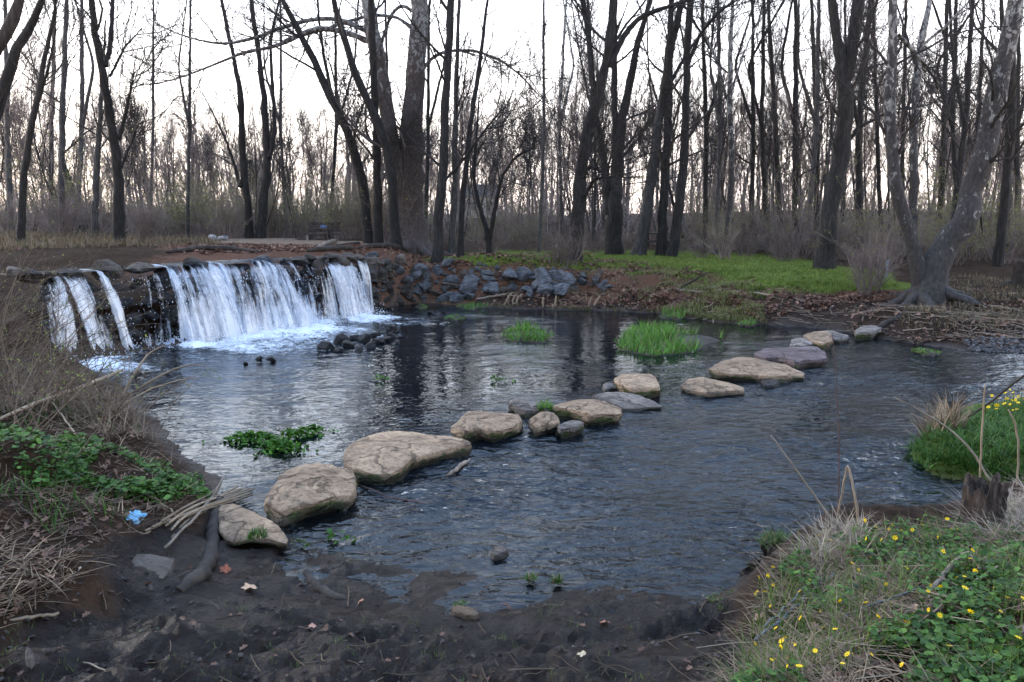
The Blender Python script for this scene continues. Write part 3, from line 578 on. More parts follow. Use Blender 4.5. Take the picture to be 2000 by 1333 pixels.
slab(A3([(797, 400), (830, 330), (900, 270), (1000, 238), (1150, 213), (1300, 222), (1400, 248), (1560, 258), (1680, 282), (1730, 312), (1560, 345), (1400, 385), (1290, 415), (1210, 485), (1080, 528), (900, 508), (860, 472), (800, 455)]), .19, ST, 'largest flat tan stepping stone with a wing-shaped outline and mossy front edge', group=GS, seed=2, jag=.016, dome=.03)
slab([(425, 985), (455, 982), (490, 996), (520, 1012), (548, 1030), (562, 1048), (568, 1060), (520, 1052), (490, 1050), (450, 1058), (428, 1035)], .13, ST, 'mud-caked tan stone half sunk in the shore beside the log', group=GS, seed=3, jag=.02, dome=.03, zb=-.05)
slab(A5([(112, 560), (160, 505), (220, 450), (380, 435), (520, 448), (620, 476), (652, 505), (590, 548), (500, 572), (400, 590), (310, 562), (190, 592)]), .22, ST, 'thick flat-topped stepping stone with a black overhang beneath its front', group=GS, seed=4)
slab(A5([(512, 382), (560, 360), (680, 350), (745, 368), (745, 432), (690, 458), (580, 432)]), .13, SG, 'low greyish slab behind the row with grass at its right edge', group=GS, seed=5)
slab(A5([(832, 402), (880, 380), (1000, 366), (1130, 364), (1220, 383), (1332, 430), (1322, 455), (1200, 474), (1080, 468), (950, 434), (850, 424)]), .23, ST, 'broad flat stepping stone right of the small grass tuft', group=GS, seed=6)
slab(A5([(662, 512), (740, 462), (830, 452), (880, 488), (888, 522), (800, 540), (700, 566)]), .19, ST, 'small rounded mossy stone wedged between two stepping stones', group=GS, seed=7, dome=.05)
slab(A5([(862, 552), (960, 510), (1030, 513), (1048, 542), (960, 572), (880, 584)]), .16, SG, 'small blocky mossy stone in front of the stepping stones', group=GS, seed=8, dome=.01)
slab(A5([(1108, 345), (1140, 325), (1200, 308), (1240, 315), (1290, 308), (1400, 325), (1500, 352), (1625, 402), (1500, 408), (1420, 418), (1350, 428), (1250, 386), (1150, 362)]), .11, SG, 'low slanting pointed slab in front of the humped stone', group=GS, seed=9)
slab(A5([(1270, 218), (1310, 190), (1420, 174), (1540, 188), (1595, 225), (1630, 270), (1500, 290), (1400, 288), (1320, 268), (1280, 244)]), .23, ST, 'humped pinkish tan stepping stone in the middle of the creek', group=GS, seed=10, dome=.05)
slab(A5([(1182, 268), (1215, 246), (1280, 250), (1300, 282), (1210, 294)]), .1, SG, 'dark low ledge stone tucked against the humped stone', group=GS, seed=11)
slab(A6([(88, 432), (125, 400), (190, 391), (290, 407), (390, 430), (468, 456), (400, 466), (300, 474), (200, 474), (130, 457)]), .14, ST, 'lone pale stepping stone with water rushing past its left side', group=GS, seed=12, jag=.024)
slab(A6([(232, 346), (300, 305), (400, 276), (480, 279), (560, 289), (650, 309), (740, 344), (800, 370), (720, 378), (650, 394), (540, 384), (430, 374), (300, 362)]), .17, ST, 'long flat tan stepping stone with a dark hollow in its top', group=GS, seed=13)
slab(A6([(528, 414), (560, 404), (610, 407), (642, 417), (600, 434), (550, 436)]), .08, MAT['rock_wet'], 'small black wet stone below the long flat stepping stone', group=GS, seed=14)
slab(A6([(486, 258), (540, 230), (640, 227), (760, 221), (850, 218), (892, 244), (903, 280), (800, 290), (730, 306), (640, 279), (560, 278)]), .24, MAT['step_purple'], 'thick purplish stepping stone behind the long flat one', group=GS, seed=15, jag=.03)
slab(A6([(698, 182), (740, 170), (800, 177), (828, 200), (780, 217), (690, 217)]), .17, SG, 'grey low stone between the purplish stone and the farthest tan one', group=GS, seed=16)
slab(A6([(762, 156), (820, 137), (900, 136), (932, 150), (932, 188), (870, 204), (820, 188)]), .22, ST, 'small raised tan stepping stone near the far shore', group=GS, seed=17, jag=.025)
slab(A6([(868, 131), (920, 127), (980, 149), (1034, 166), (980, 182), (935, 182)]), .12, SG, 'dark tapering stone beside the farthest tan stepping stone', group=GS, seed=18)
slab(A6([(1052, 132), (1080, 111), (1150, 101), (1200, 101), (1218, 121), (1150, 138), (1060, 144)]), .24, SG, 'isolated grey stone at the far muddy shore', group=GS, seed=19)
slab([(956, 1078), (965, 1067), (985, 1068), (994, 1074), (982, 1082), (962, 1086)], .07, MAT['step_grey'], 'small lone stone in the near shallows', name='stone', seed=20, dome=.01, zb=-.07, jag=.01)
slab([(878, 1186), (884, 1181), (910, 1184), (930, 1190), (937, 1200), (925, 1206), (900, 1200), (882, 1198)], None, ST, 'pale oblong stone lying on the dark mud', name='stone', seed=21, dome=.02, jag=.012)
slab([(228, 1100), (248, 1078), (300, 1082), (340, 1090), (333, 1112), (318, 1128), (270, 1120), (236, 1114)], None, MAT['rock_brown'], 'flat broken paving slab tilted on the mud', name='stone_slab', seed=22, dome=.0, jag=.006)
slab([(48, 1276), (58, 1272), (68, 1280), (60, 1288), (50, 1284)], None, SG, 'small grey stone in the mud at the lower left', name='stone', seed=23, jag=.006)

# ---- dark wet rocks standing in the pool
GP = 'wet black rocks in the plunge pool'
for (cx, cy, w_) in ((905, 950, 120), (1010, 905, 110), (1060, 930, 90), (1125, 875, 80), (1190, 890, 100), (1270, 850, 90), (1230, 935, 80), (1330, 890, 90), (1150, 960, 80), (1000, 965, 70), (1390, 870, 80), (1430, 905, 60), (1085, 890, 60), (1290, 905, 80), (1370, 815, 50), (1440, 822, 40)):
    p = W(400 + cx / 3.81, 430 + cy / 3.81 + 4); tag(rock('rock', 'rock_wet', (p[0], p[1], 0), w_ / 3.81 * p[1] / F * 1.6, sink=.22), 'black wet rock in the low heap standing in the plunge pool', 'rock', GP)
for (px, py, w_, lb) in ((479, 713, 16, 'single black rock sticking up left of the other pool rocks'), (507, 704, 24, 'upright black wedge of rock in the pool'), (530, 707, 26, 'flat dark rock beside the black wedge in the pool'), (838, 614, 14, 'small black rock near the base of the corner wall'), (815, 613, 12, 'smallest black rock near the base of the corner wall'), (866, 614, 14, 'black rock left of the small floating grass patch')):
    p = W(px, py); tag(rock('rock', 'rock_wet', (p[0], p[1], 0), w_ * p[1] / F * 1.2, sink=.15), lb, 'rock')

# ---- corner wall and riprap bank: every boulder its own object
GW = 'boulders stacked at the right end of the dam'
for (cx, cy, w_, kd) in ((1230, 395, 120, 'rock_dam'), (1310, 385, 110, 'rock_dam'), (1430, 480, 80, 'rock_dam'), (1260, 490, 80, 'rock_dam'), (1370, 530, 90, 'rock_dam'), (1490, 540, 120, 'rock_dam'), (1570, 490, 70, 'rock_brown'), (1400, 340, 110, 'rock_dam'),
                         (1250, 265, 110, 'rock_blue'), (1130, 300, 110, 'rock_brown'), (1260, 310, 130, 'rock_brown'), (1180, 290, 80, 'rock_brown'), (1340, 300, 90, 'rock_dam'), (1420, 410, 90, 'rock_dam'), (1330, 455, 90, 'rock_dam'), (1270, 560, 90, 'rock_dam'), (1350, 590, 100, 'rock_dam'),
                         (1440, 590, 80, 'rock_dam'), (1520, 420, 90, 'rock_blue'), (1480, 300, 80, 'rock_brown'), (1540, 580, 90, 'rock_dam'), (1610, 560, 80, 'rock_dam'), (1220, 450, 70, 'rock_dam'), (1220, 610, 90, 'rock_dam'), (1300, 630, 70, 'rock_dam'), (1500, 480, 80, 'rock_dam'), (1390, 430, 70, 'rock_dam')):
    p = hit(400 + cx / 3.81, 430 + cy / 3.81 + 6); tag(rock('boulder', kd, p, w_ / 3.81 * p[1] / F * 1.5, sink=.25), 'dark boulder in the stacked corner wall at the right end of the dam', 'boulder', GW)
for i in range(46):
    px, py = random.uniform(728, 850), random.uniform(512, 592)
    if px > 790 and py < 525: continue
    p = hit(px, py); tag(rock('boulder', random.choice(('rock_dam', 'rock_dam', 'rock_blue', 'rock_brown')), p, random.uniform(.22, .5), sink=.28), 'dark boulder in the stacked corner wall at the right end of the dam', 'boulder', GW)
GR = 'blue-grey riprap on the leafy bank'
RIP = [(270, 245, 100), (405, 310, 95), (610, 385, 85), (720, 405, 115), (840, 345, 90), (985, 335, 130), (1080, 340, 95), (1200, 350, 120), (1300, 355, 110), (870, 425, 115), (1180, 415, 95), (1220, 440, 100), (1310, 440, 110), (490, 470, 85), (720, 485, 95),
       (1090, 450, 90), (1120, 470, 65), (1360, 380, 90), (1450, 390, 65), (1555, 385, 75), (1590, 420, 55), (1460, 355, 80), (830, 455, 60), (950, 450, 65), (380, 440, 70), (360, 360, 110), (300, 390, 80), (530, 335, 55), (590, 270, 85), (690, 345, 60), (620, 320, 60),
       (840, 375, 70), (1000, 440, 60), (560, 500, 80), (460, 350, 60), (650, 495, 80), (430, 420, 75), (250, 310, 80), (560, 440, 60), (780, 380, 50), (1260, 400, 60), (1400, 440, 55), (930, 380, 45), (1150, 370, 60), (770, 320, 50), (1000, 400, 40), (1520, 420, 45), (680, 440, 55), (590, 480, 60)]
for i, (cx, cy, w_) in enumerate(RIP):
    p = hit(700 + cx / 3.333, 430 + cy / 3.333 + w_ / 9); kd = 'rock_blue' if random.random() < .78 else 'rock_brown'
    tag(rock('boulder', kd, p, w_ / 3.333 * p[1] / F * 1.75, sink=.18), 'angular blue-grey boulder half buried in leaf litter on the far bank', 'boulder', GR)
for i in range(95):
    px = random.uniform(815, 1190); py = random.uniform(518 + max(0, (px - 900)) * .03, 572); p = hit(px, py)
    tag(rock('boulder', 'rock_blue' if random.random() < .7 else 'rock_brown', p, random.uniform(.15, .4), sink=.18), 'angular blue-grey boulder half buried in leaf litter on the far bank', 'boulder', GR)
p = hit(880, 562); tag(rock('boulder', 'rock_brown', p, .62, sink=.15, rot=(0, .15, -.3), sc3=(1.5, .6, .5)), 'long flat tan slab among the blue-grey boulders', 'boulder')
for (px, py, w_, lb) in ((415, 468, 30, 'white rock left of the others beside the path behind the dam'), (436, 467, 34, 'larger white rock beside the path behind the dam'), (400, 446, 22, 'white rock farther back beyond the path')):
    p = hit(px, py + 3); tag(rock('boulder', 'rock_white', p, w_ * p[1] / F, sink=.2), lb, 'boulder')

# ================================================================== TREES
def sprout(P, R, n, t0, t1, L, ang, k=5, rr=.5, up=.15, wig=.18, rmin=.004, keep=None, tip=.35, rcap=None):
    """grow n side shoots from every parent polyline; all arrays"""
    N_, K, _ = P.shape; idx = np.repeat(np.arange(N_), n); t = rng.uniform(t0, t1, len(idx)); f = t * (K - 1); i = np.minimum(f.astype(int), K - 2); w = (f - i)[:, None]
    S = P[idx, i] * (1 - w) + P[idx, i + 1] * w; r0 = R[idx, i] * (1 - w[:, 0]) + R[idx, i + 1] * w[:, 0]
    if keep is not None:
        m = keep(S) & (r0 < (rcap or 9)); S = S[m]; r0 = r0[m]; idx = idx[m]; i = i[m]; t = t[m]
    T = nrm(P[idx, i + 1] - P[idx, i]); a = nrm(np.cross(T, nrm(rng.normal(size=T.shape)))); th = rng.normal(ang, .22, len(idx))[:, None]
    d = nrm(np.cos(th) * T + np.sin(th) * a); ln = L * rng.uniform(.55, 1.25, len(idx)) * (1.15 - .5 * t)
    pts = [S]; 
    for j in range(1, k):
        d = nrm(d + wig * rng.normal(size=d.shape) + np.array([0, 0, up])); pts.append(pts[-1] + d * (ln / (k - 1))[:, None])
    Q = np.stack(pts, 1); rb = np.clip(r0 * rr * rng.uniform(.7, 1.1, len(idx)), rmin, .045)[:, None]
    return Q, np.maximum(rb * np.linspace(1, tip, k)[None], rmin * .8)
def crown(P, R, spec, keep=None, rcap=None):
    out = []
    for si, (n, t0, t1, L, ang, k, rr, up, wig, rmin, s) in enumerate(spec):
        P, R = sprout(P, R, n, t0, t1, L, ang, k, rr, up, wig, rmin, keep if si == 0 else None, rcap=rcap)
        if not len(P): break
        out.append(tubes(P, R, s))
    return out
def to_world(poly, Y0, drift=0.0, off=0.0):
    """pixel polyline -> points with radius, wandering in depth so that the tree is not flat"""
    o = []; n = len(poly)
    for j, (px, py, w) in enumerate(poly):
        Y = Y0 + off + drift * (j / max(1, n - 1)); p = D(px, py, Y); o.append((*p, w / 2 * Y / F))
    return o
def hero(label, stems, mat, limbs=(), depth=None, ext=4.5, group=None, nb=11, L1=2.6, twig='twig', fine=5, low=2.6, flare=1.25, drift=None, sides=9, name='bare_tree', rcap=None, roots=0, l2=7):
    """a tree traced from the photograph: stems and limbs as pixel polylines"""
    b = stems[0][0]; base = hit(b[0], b[1]) if depth is None else D(b[0], b[1], depth); Y0 = base[1]
    gz = hgt(base[0], base[1]); root = thing(name, label, 'tree', (base[0], base[1], gz - .05), group)
    tr = []; SP_ = []; SR_ = []; ends = []
    for si, st in enumerate(stems + list(limbs)):
        is_stem = si < len(stems); dr = (random.uniform(-.8, .8) if drift is None else drift) if is_stem else random.uniform(-1.6, 1.2)
        off = 0.0
        if not is_stem and ends:      # start a limb at the depth of the stem it leaves
            best = min(((st[0][0] - q[0]) ** 2 + (st[0][1] - q[1]) ** 2, q[2]) for e_ in ends for q in e_); off = best[1] - Y0
        pw = to_world(st, Y0, dr, off); n = len(st)
        ends.append([(st[j][0], st[j][1], Y0 + off + dr * j / max(1, n - 1)) for j in range(n)])
        if is_stem and si == 0: pw[0] = (pw[0][0], pw[0][1], gz - .3, pw[0][3])
        if st[-1][1] <= 12 and ext:
            e1 = np.array(pw[-1][:3]); dd = nrm(e1 - np.array(pw[-2][:3])); r = pw[-1][3]; m = 4; ex = ext * (1 if is_stem else .55)
            for q in range(1, m + 1):
                dd = nrm(dd + np.array([random.gauss(0, .12), random.gauss(0, .12), .15])); e1 = e1 + dd * ex / m; pw.append((*e1, max(.015, r * (1 - .88 * q / m))))
        q = resample(pw, 34 if is_stem else 22); P, R = q[:, :3], q[:, 3]
        P = P + (rng.normal(0, 1, P.shape) * np.array([.012, .02, .0])) * (R[:, None] / .15 + .3)
        if is_stem and si == 0: zz = P[:, 2] - gz; R = R * (1 + (flare - 1) * np.exp(-np.maximum(zz, 0) / .35))
        R = R * (1 + .06 * rng.normal(size=len(R)))
        tr.append(tubes(P[None], R[None], sides if is_stem else 6)); SP_.append(resample(np.column_stack([P, R]), 22))
    V, Fq = cat_m(tr); part('trunk', V, Fq, mat, root); r0 = b[2] / 2 * Y0 / F
    for q in range(roots):
        az = 6.283 * (q + random.uniform(-.3, .3)) / roots; dv = np.array([math.cos(az), math.sin(az), 0]); c0 = np.array([base[0], base[1], gz]); ln = r0 * random.uniform(1.9, 3.0); pts = []
        for t in (0, .25, .5, .75, 1.0): w3 = c0 + dv * (r0 * .55 + ln * t) + np.array([-dv[1], dv[0], 0]) * random.gauss(0, .05); pts.append((w3[0], w3[1], hgt(w3[0], w3[1]) * min(1, t * 2 + .2) + gz * max(0, .8 - t * 2) + .26 * (1 - t) ** 2.5 - .06 * t, r0 * .34 * (1 - .8 * t)))
        rq = resample(pts, 12); v, f = tubes(rq[None, :, :3], rq[None, :, 3] * (1 + .1 * rng.normal(size=(1, 12))), 7); part('root', v, f, mat, root)
    S = np.stack(SP_); kp = lambda s: s[:, 2] > low + gz * .5
    spec = [(nb, .22, .99, L1, .75, 7, .38, .12, .16, .016, 4), (l2, .2, 1, L1 * .42, .7, 4, .5, .1, .2, .008, 3), (fine, .15, 1, L1 * .24, .7, 3, .6, .06, .22, .004, 3), (1, .2, 1, L1 * .13, .6, 2, .7, .05, .2, .0035, 3)]
    V, Fq = cat_m(crown(S[..., :3], S[..., 3], spec, kp, rcap)); part('crown', V, Fq, MAT[twig], root, smooth=False)
    return root
SY, MO, DK, BR, GY = MAT['bark_syc'], MAT['bark_mottled'], MAT['bark_dark'], MAT['bark_brown'], MAT['bark_grey']
# the great sycamore by the dam
hero('massive brown sycamore with pale upper limbs at the end of the dam', [
    [(800, 492, 76), (799, 450, 62), (800, 400, 54), (803, 300, 46), (808, 200, 40), (815, 100, 35), (822, 0, 31)],
    [(788, 470, 40), (785, 400, 36), (778, 330, 31), (765, 260, 31), (748, 180, 30), (738, 120, 29), (728, 60, 27), (716, 0, 25)]], SY, [
    [(730, 70, 10.1), (700, 52, 9.4), (665, 37, 8.6), (620, 36, 7.9), (580, 45, 7.2), (540, 58, 6.5), (500, 74, 5.8), (440, 88, 5.0), (380, 78, 4.3), (330, 60, 2.9), (290, 38, 2.2)],
    [(735, 88, 12.2), (700, 72, 10.8), (660, 58, 10.1), (620, 54, 9.4), (585, 68, 8.6), (560, 84, 7.2), (520, 96, 6.5), (480, 100, 5.8), (430, 122, 5.0), (380, 142, 3.6), (330, 160, 2.9), (270, 168, 1.4)],
    [(806, 58, 7.9), (782, 36, 7.2), (750, 30, 6.5), (715, 32, 5.8), (680, 42, 5.0), (640, 55, 4.3), (590, 72, 3.6), (550, 70, 2.2)],
    [(822, 140, 7.2), (845, 110, 6.5), (880, 99, 5.8), (930, 99, 5.0), (980, 118, 4.3), (1020, 150, 3.6), (1050, 185, 2.9), (1075, 205, 1.4)],
    [(805, 22, 6.5), (785, 8, 6.5), (768, 22, 5.8), (758, 45, 5.8), (748, 75, 5.0), (744, 105, 5.0), (740, 135, 4.3), (735, 162, 4.3), (715, 176, 3.6), (700, 186, 2.9)],
    [(768, 240, 4.3), (780, 252, 4.3), (787, 272, 4.3), (792, 290, 3.6)], [(745, 150, 4.3), (735, 178, 3.6), (728, 215, 3.6), (738, 265, 2.9), (728, 300, 2.2)]], nb=15, L1=2.0, flare=1.35, drift=.3, sides=14, name='sycamore_tree', rcap=.13, roots=7)
hero('two-stemmed leaning tree with flaking white bark on the right bank', [
    [(1812, 590, 74), (1812, 550, 64), (1840, 500, 47), (1876, 445, 46), (1902, 375, 42), (1920, 300, 40), (1940, 200, 36), (1960, 120, 33), (1978, 30, 30), (1988, -30, 27)],
    [(1800, 560, 46), (1788, 505, 27), (1771, 440, 25), (1752, 370, 23), (1741, 300, 22), (1739, 200, 20), (1742, 80, 17), (1745, 0, 15)]], MO, [
    [(1755, 70, 8), (1780, 95, 7), (1800, 120, 6), (1822, 150, 5), (1840, 170, 2)], [(1905, 390, 7), (1915, 420, 6), (1918, 450, 3)]], nb=8, L1=2.0, flare=1.12, drift=-.3, sides=14, name='leaning_tree', roots=7)
hero('thick dark forked tree leaning right behind the field', [[(1610, 526, 38), (1614, 470, 33), (1622, 420, 32), (1640, 330, 31), (1650, 260, 29), (1651, 180, 27), (1643, 125, 21), (1633, 60, 18), (1624, 0, 16)]], DK,
     [[(1653, 155, 22), (1666, 95, 21), (1672, 35, 21), (1684, -30, 18)], [(1657, 275, 9), (1680, 247, 8), (1712, 232, 5), (1745, 213, 2)]], nb=9, flare=1.2, sides=12)
hero('dark tree curving right with a long bough arching over the field', [[(1120, 507, 28), (1128, 440, 25), (1134, 330, 24), (1150, 250, 22), (1166, 190, 20), (1180, 140, 17), (1190, 90, 15), (1196, 30, 13), (1198, -10, 12)]], DK,
     [[(1160, 205, 14), (1155, 125, 12), (1148, 60, 11), (1138, 0, 10)], [(1188, 130, 15), (1213, 82, 12), (1240, 38, 11), (1290, 18, 9), (1335, 4, 7), (1400, -18, 4)], [(1132, 360, 10), (1150, 325, 8), (1170, 332, 6), (1185, 350, 3)], [(1135, 400, 9), (1160, 350, 6), (1200, 345, 3)]], nb=10, sides=12)
hero('multi-stemmed thick trunk just right of the curving dark tree', [[(1197, 502, 34), (1199, 420, 30), (1206, 330, 25), (1213, 250, 17), (1226, 180, 15), (1245, 90, 12), (1265, 20, 9), (1272, -5, 8)], [(1190, 420, 17), (1180, 320, 15), (1166, 240, 12), (1160, 160, 8)],
     [(1204, 320, 15), (1200, 180, 12), (1200, 100, 10), (1201, 0, 8)]], DK, nb=7, depth=27, sides=12)
hero('grey trunk leaning right in the row behind the field', [[(1247, 506, 27), (1262, 420, 23), (1275, 330, 21), (1286, 230, 18), (1305, 130, 15), (1320, 50, 11), (1332, 0, 9)]], GY, [[(1287, 225, 8), (1310, 160, 7), (1350, 90, 6), (1400, 30, 4), (1440, -5, 3)]], nb=9, depth=26)
hero('straight dark trunk, left of a close pair behind the field', [[(1292, 506, 20), (1295, 400, 18), (1303, 280, 16), (1307, 150, 14), (1310, 50, 12), (1312, -5, 10)]], DK, nb=9, depth=26)
hero('gently bowed dark trunk, right of a close pair behind the field', [[(1309, 507, 19), (1325, 420, 19), (1337, 300, 17), (1341, 150, 15), (1346, 30, 13), (1350, -5, 11)]], DK, [[(1343, 130, 8), (1365, 70, 7), (1400, 25, 5), (1450, -5, 3)]], nb=9, depth=25.5)
hero('pale thin tree with upswept white branches in the right half of the wood', [[(1417, 505, 15), (1425, 400, 12), (1430, 300, 11), (1424, 200, 10), (1427, 100, 8), (1432, 0, 6)]], MO, [[(1426, 190, 5), (1450, 110, 4), (1490, 20, 3)], [(1424, 210, 5), (1400, 120, 4), (1375, 60, 3)]], nb=9, depth=27, L1=2.2)
hero('slim fork-topped dark sapling at the left edge of the field', [[(957, 494, 12), (955, 466, 11), (935, 400, 8), (925, 345, 7), (930, 280, 5), (936, 190, 3)], [(957, 468, 9), (968, 400, 8), (980, 345, 6), (1008, 305, 4), (1045, 288, 2)]], DK, nb=8, L1=1.3, low=1.8, ext=0, depth=24)
hero('straight trunk close behind the right side of the big sycamore', [[(853, 470, 22), (858, 400, 19), (867, 300, 17), (870, 200, 16), (876, 100, 15), (882, 0, 13)]], DK, [[(862, 360, 7), (900, 320, 5), (950, 250, 4), (985, 210, 2)]], nb=9, depth=23)
hero('thin upright trunk second to the right of the sycamore', [[(880, 470, 13), (888, 350, 12), (890, 200, 10), (895, 50, 7), (897, 0, 6)]], GY, nb=9, depth=26)
hero('thin dark leaning trunk standing on the grass edge right of the sycamore', [[(897, 490, 14), (902, 400, 11), (915, 280, 10), (925, 200, 9), (940, 100, 7), (952, 0, 5)]], DK, nb=10, depth=23.5, L1=2)
hero('dark straight trunk close behind the left side of the sycamore', [[(738, 470, 20), (737, 390, 17), (735, 250, 15), (730, 150, 14), (725, 0, 12)]], DK, nb=9, depth=25)
hero('mossy trunk leaning left behind the bench thicket', [[(722, 470, 20), (714, 400, 19), (700, 320, 18), (668, 232, 16), (640, 180, 15), (610, 110, 13), (578, 50, 11), (550, 0, 9)]], DK, [[(655, 215, 8), (640, 150, 7), (625, 60, 5), (620, 0, 4)]], nb=9, depth=26)
hero('dark trunk leaning left just behind the sycamore', [[(772, 470, 22), (770, 410, 20), (764, 330, 17), (740, 240, 16), (705, 170, 14), (682, 110, 13), (665, 50, 11), (650, 0, 10)]], DK, nb=8, depth=23.5)
hero('left trunk of the slender pair beyond the path', [[(487, 458, 15), (481, 370, 14), (473, 300, 13), (470, 180, 11), (457, 120, 8), (445, 60, 7), (432, 0, 6)], [(470, 365, 8), (460, 330, 6), (440, 270, 4), (400, 190, 2)]], DK, nb=10, L1=2.2, depth=30, ext=5)
hero('right forked trunk of the slender pair beyond the path', [[(507, 460, 19), (515, 380, 17), (525, 310, 15), (515, 200, 12), (508, 120, 10), (490, 0, 8)], [(526, 308, 10), (538, 250, 8), (532, 170, 7), (528, 80, 5), (545, 0, 4)]], DK, nb=9, depth=30, ext=5)
hero('tall dark tree leaning left behind the left end of the dam', [[(232, 455, 22), (232, 380, 20), (225, 290, 18), (213, 220, 16), (205, 160, 15), (190, 100, 13), (180, 20, 11), (178, -10, 10)]], DK, [[(206, 130, 9), (215, 90, 9), (220, 20, 8), (222, -10, 6)], [(233, 272, 8), (247, 215, 6), (263, 140, 3)], [(215, 150, 5), (245, 90, 4), (278, 55, 2)], [(236, 330, 6), (252, 290, 4), (272, 240, 2)]], nb=7, L1=2, depth=22)
hero('slim trunk just left of the tall dark left-hand tree', [[(184, 450, 13), (186, 380, 12), (191, 300, 11), (198, 200, 8), (202, 120, 5), (206, 40, 3)]], GY, nb=9, depth=27, ext=0)
hero('dark slender tree leaning right near the left frame edge', [[(38, 470, 15), (46, 350, 13), (57, 270, 12), (75, 190, 11), (86, 120, 9), (100, 50, 6), (112, 0, 4)], [(72, 210, 6), (95, 130, 5), (110, 55, 2)]], DK, nb=8, depth=21, ext=4)
hero('dark tree bending right at the top left corner', [[(-60, 470, 26), (-40, 320, 24), (0, 205, 22), (25, 110, 20), (55, 60, 16), (75, 20, 12), (86, -10, 9)]], DK, nb=6, depth=15, L1=1.8, ext=4)
hero('thick bough-like trunk cutting the top left corner', [[(-110, 480, 34), (-80, 260, 30), (-30, 120, 26), (8, 75, 23), (33, 32, 20), (40, -5, 17)]], BR, nb=5, depth=14, L1=1.8, ext=4)
hero('pale mottled trunk between the two stems of the leaning tree', [[(1780, 500, 17), (1785, 400, 16), (1785, 250, 15), (1790, 150, 14), (1805, 50, 11), (1815, 0, 9)]], MO, [[(1800, 90, 6), (1850, 50, 5), (1900, -5, 3)]], nb=8, depth=26)
# slimmer trunks of the middle wood, each read off the photograph: x at base, x at the top of the frame, width, depth, bark
MID = [(1052, 1062, 9, 30, GY, 498), (1100, 1105, 9, 34, MO, 490), (1375, 1372, 12, 30, DK, 500), (1395, 1403, 12, 29, GY, 500), (1465, 1470, 11, 31, DK, 498), (1500, 1492, 12, 32, DK, 498), (1552, 1555, 14, 30, DK, 500),
       (1572, 1600, 13, 34, GY, 497), (1593, 1585, 12, 36, DK, 495), (1525, 1500, 13, 33, DK, 498), (1682, 1700, 16, 28, DK, 500), (1722, 1705, 10, 33, DK, 495), (1832, 1850, 13, 31, DK, 498), (1852, 1900, 14, 27, DK, 502),
       (1880, 1868, 12, 31, DK, 498), (1950, 1980, 20, 22, DK, 505), (1965, 1955, 14, 26, DK, 502), (1988, 1990, 12, 30, DK, 500), (640, 655, 9, 36, DK, 462), (364, 372, 8, 31, GY, 455),
       (292, 300, 7, 37, GY, 450), (120, 130, 15, 28, GY, 455), (145, 160, 12, 33, GY, 452), (98, 108, 11, 33, GY, 452), (22, 10, 12, 32, GY, 452), (560, 548, 8, 38, GY, 458), 
       (1160, 1150, 8, 35, DK, 490), (1640, 1650, 9, 37, DK, 494), (1760, 1770, 10, 35, DK, 494), (1915, 1922, 9, 35, DK, 494), (830, 838, 10, 33, DK, 480), (760, 752, 8, 36, DK, 476)]
for (x0, x1, w_, Y, mt, yb) in MID:
    b = random.uniform(-14, 14); ww = lambda k: w_ * k * .82
    side = 'left of the sycamore' if x0 < 800 else ('between the sycamore and the curving dark tree' if x0 < 1130 else ('behind the middle of the field' if x0 < 1600 else 'around the leaning white-barked tree'))
    fork = [[(x0 + (x1 - x0) * .5 + b, 250, w_ * .6), (x0 + (x1 - x0) * .5 + b + random.choice((-1, 1)) * random.uniform(18, 40), 130, w_ * .45), (x1 + random.uniform(-50, 50), 0, w_ * .3)]] if random.random() < .6 else []
    hero('slim bare trunk of the middle wood %s' % side, [[(x0, yb, ww(1.1)), (x0 + (x1 - x0) * .25 + b * .6, 370, ww(1)), (x0 + (x1 - x0) * .5 + b, 250, ww(.92)), (x0 + (x1 - x0) * .75 + b * .4, 120, ww(.78)), (x1, 0, ww(.6))]], mt, fork, depth=Y, nb=8, L1=2.3, fine=3, l2=5, ext=4, group='slim trunks %s' % side, sides=6, low=2.2)

# ---- background wood: a few grown trees copied one by one
def grown(seed, h, r0, fork, brown):
    global rng
    keep_rng = rng; rng = np.random.default_rng(seed); st = []
    k = 18; z = np.linspace(0, 1, k); a = rng.normal(0, .35, 2); b = rng.normal(0, .5, 2)
    x = a[0] * z * 2 + b[0] * np.sin(z * 3); y = a[1] * z * 2 + b[1] * np.sin(z * 3.4)
    P = np.stack([x - x[0], y - y[0], z * h], 1); R = r0 * (1 - .9 * z) * (1 + .5 * np.exp(-z * 25)); st.append((P, R))
    for _ in range(fork):
        t = rng.uniform(.25, .5); i = int(t * k); d = nrm(np.array([rng.normal(0, .35), rng.normal(0, .35), 1])); q = np.linspace(0, 1, k)[:, None]
        st.append((P[i] + d * q * h * (1 - t) * .85 + .15 * q * rng.normal(0, 1, (1, 3)), R[i] * .75 * (1 - .88 * q[:, 0])))
    V, Fq = cat_m([tubes(p[None], r[None], 6) for p, r in st]); S = np.stack([p for p, r in st]); SR = np.stack([r for p, r in st])
    me1 = mesh('trunk', V, Fq, [DK, GY, BR][seed % 3])
    spec = [(16, .22, .99, h * .17, .62, 6, .4, .2, .13, .014, 3), (5, .2, 1, h * .075, .62, 4, .5, .14, .18, .007, 3), (5, .15, 1, h * .036, .65, 3, .6, .1, .2, .004, 3)]
    V, Fq = cat_m(crown(S, SR, spec)); me2 = mesh('crown', V, Fq, MAT['twig_brown' if brown else 'twig'], smooth=False); rng = keep_rng
    return me1, me2
PROTO = [grown(500 + i, 11 + (i * 1.3) % 5, .046 + .01 * (i % 4), i % 3, i in (2, 5)) for i in range(8)]
brg = np.random.default_rng(77); placed = []
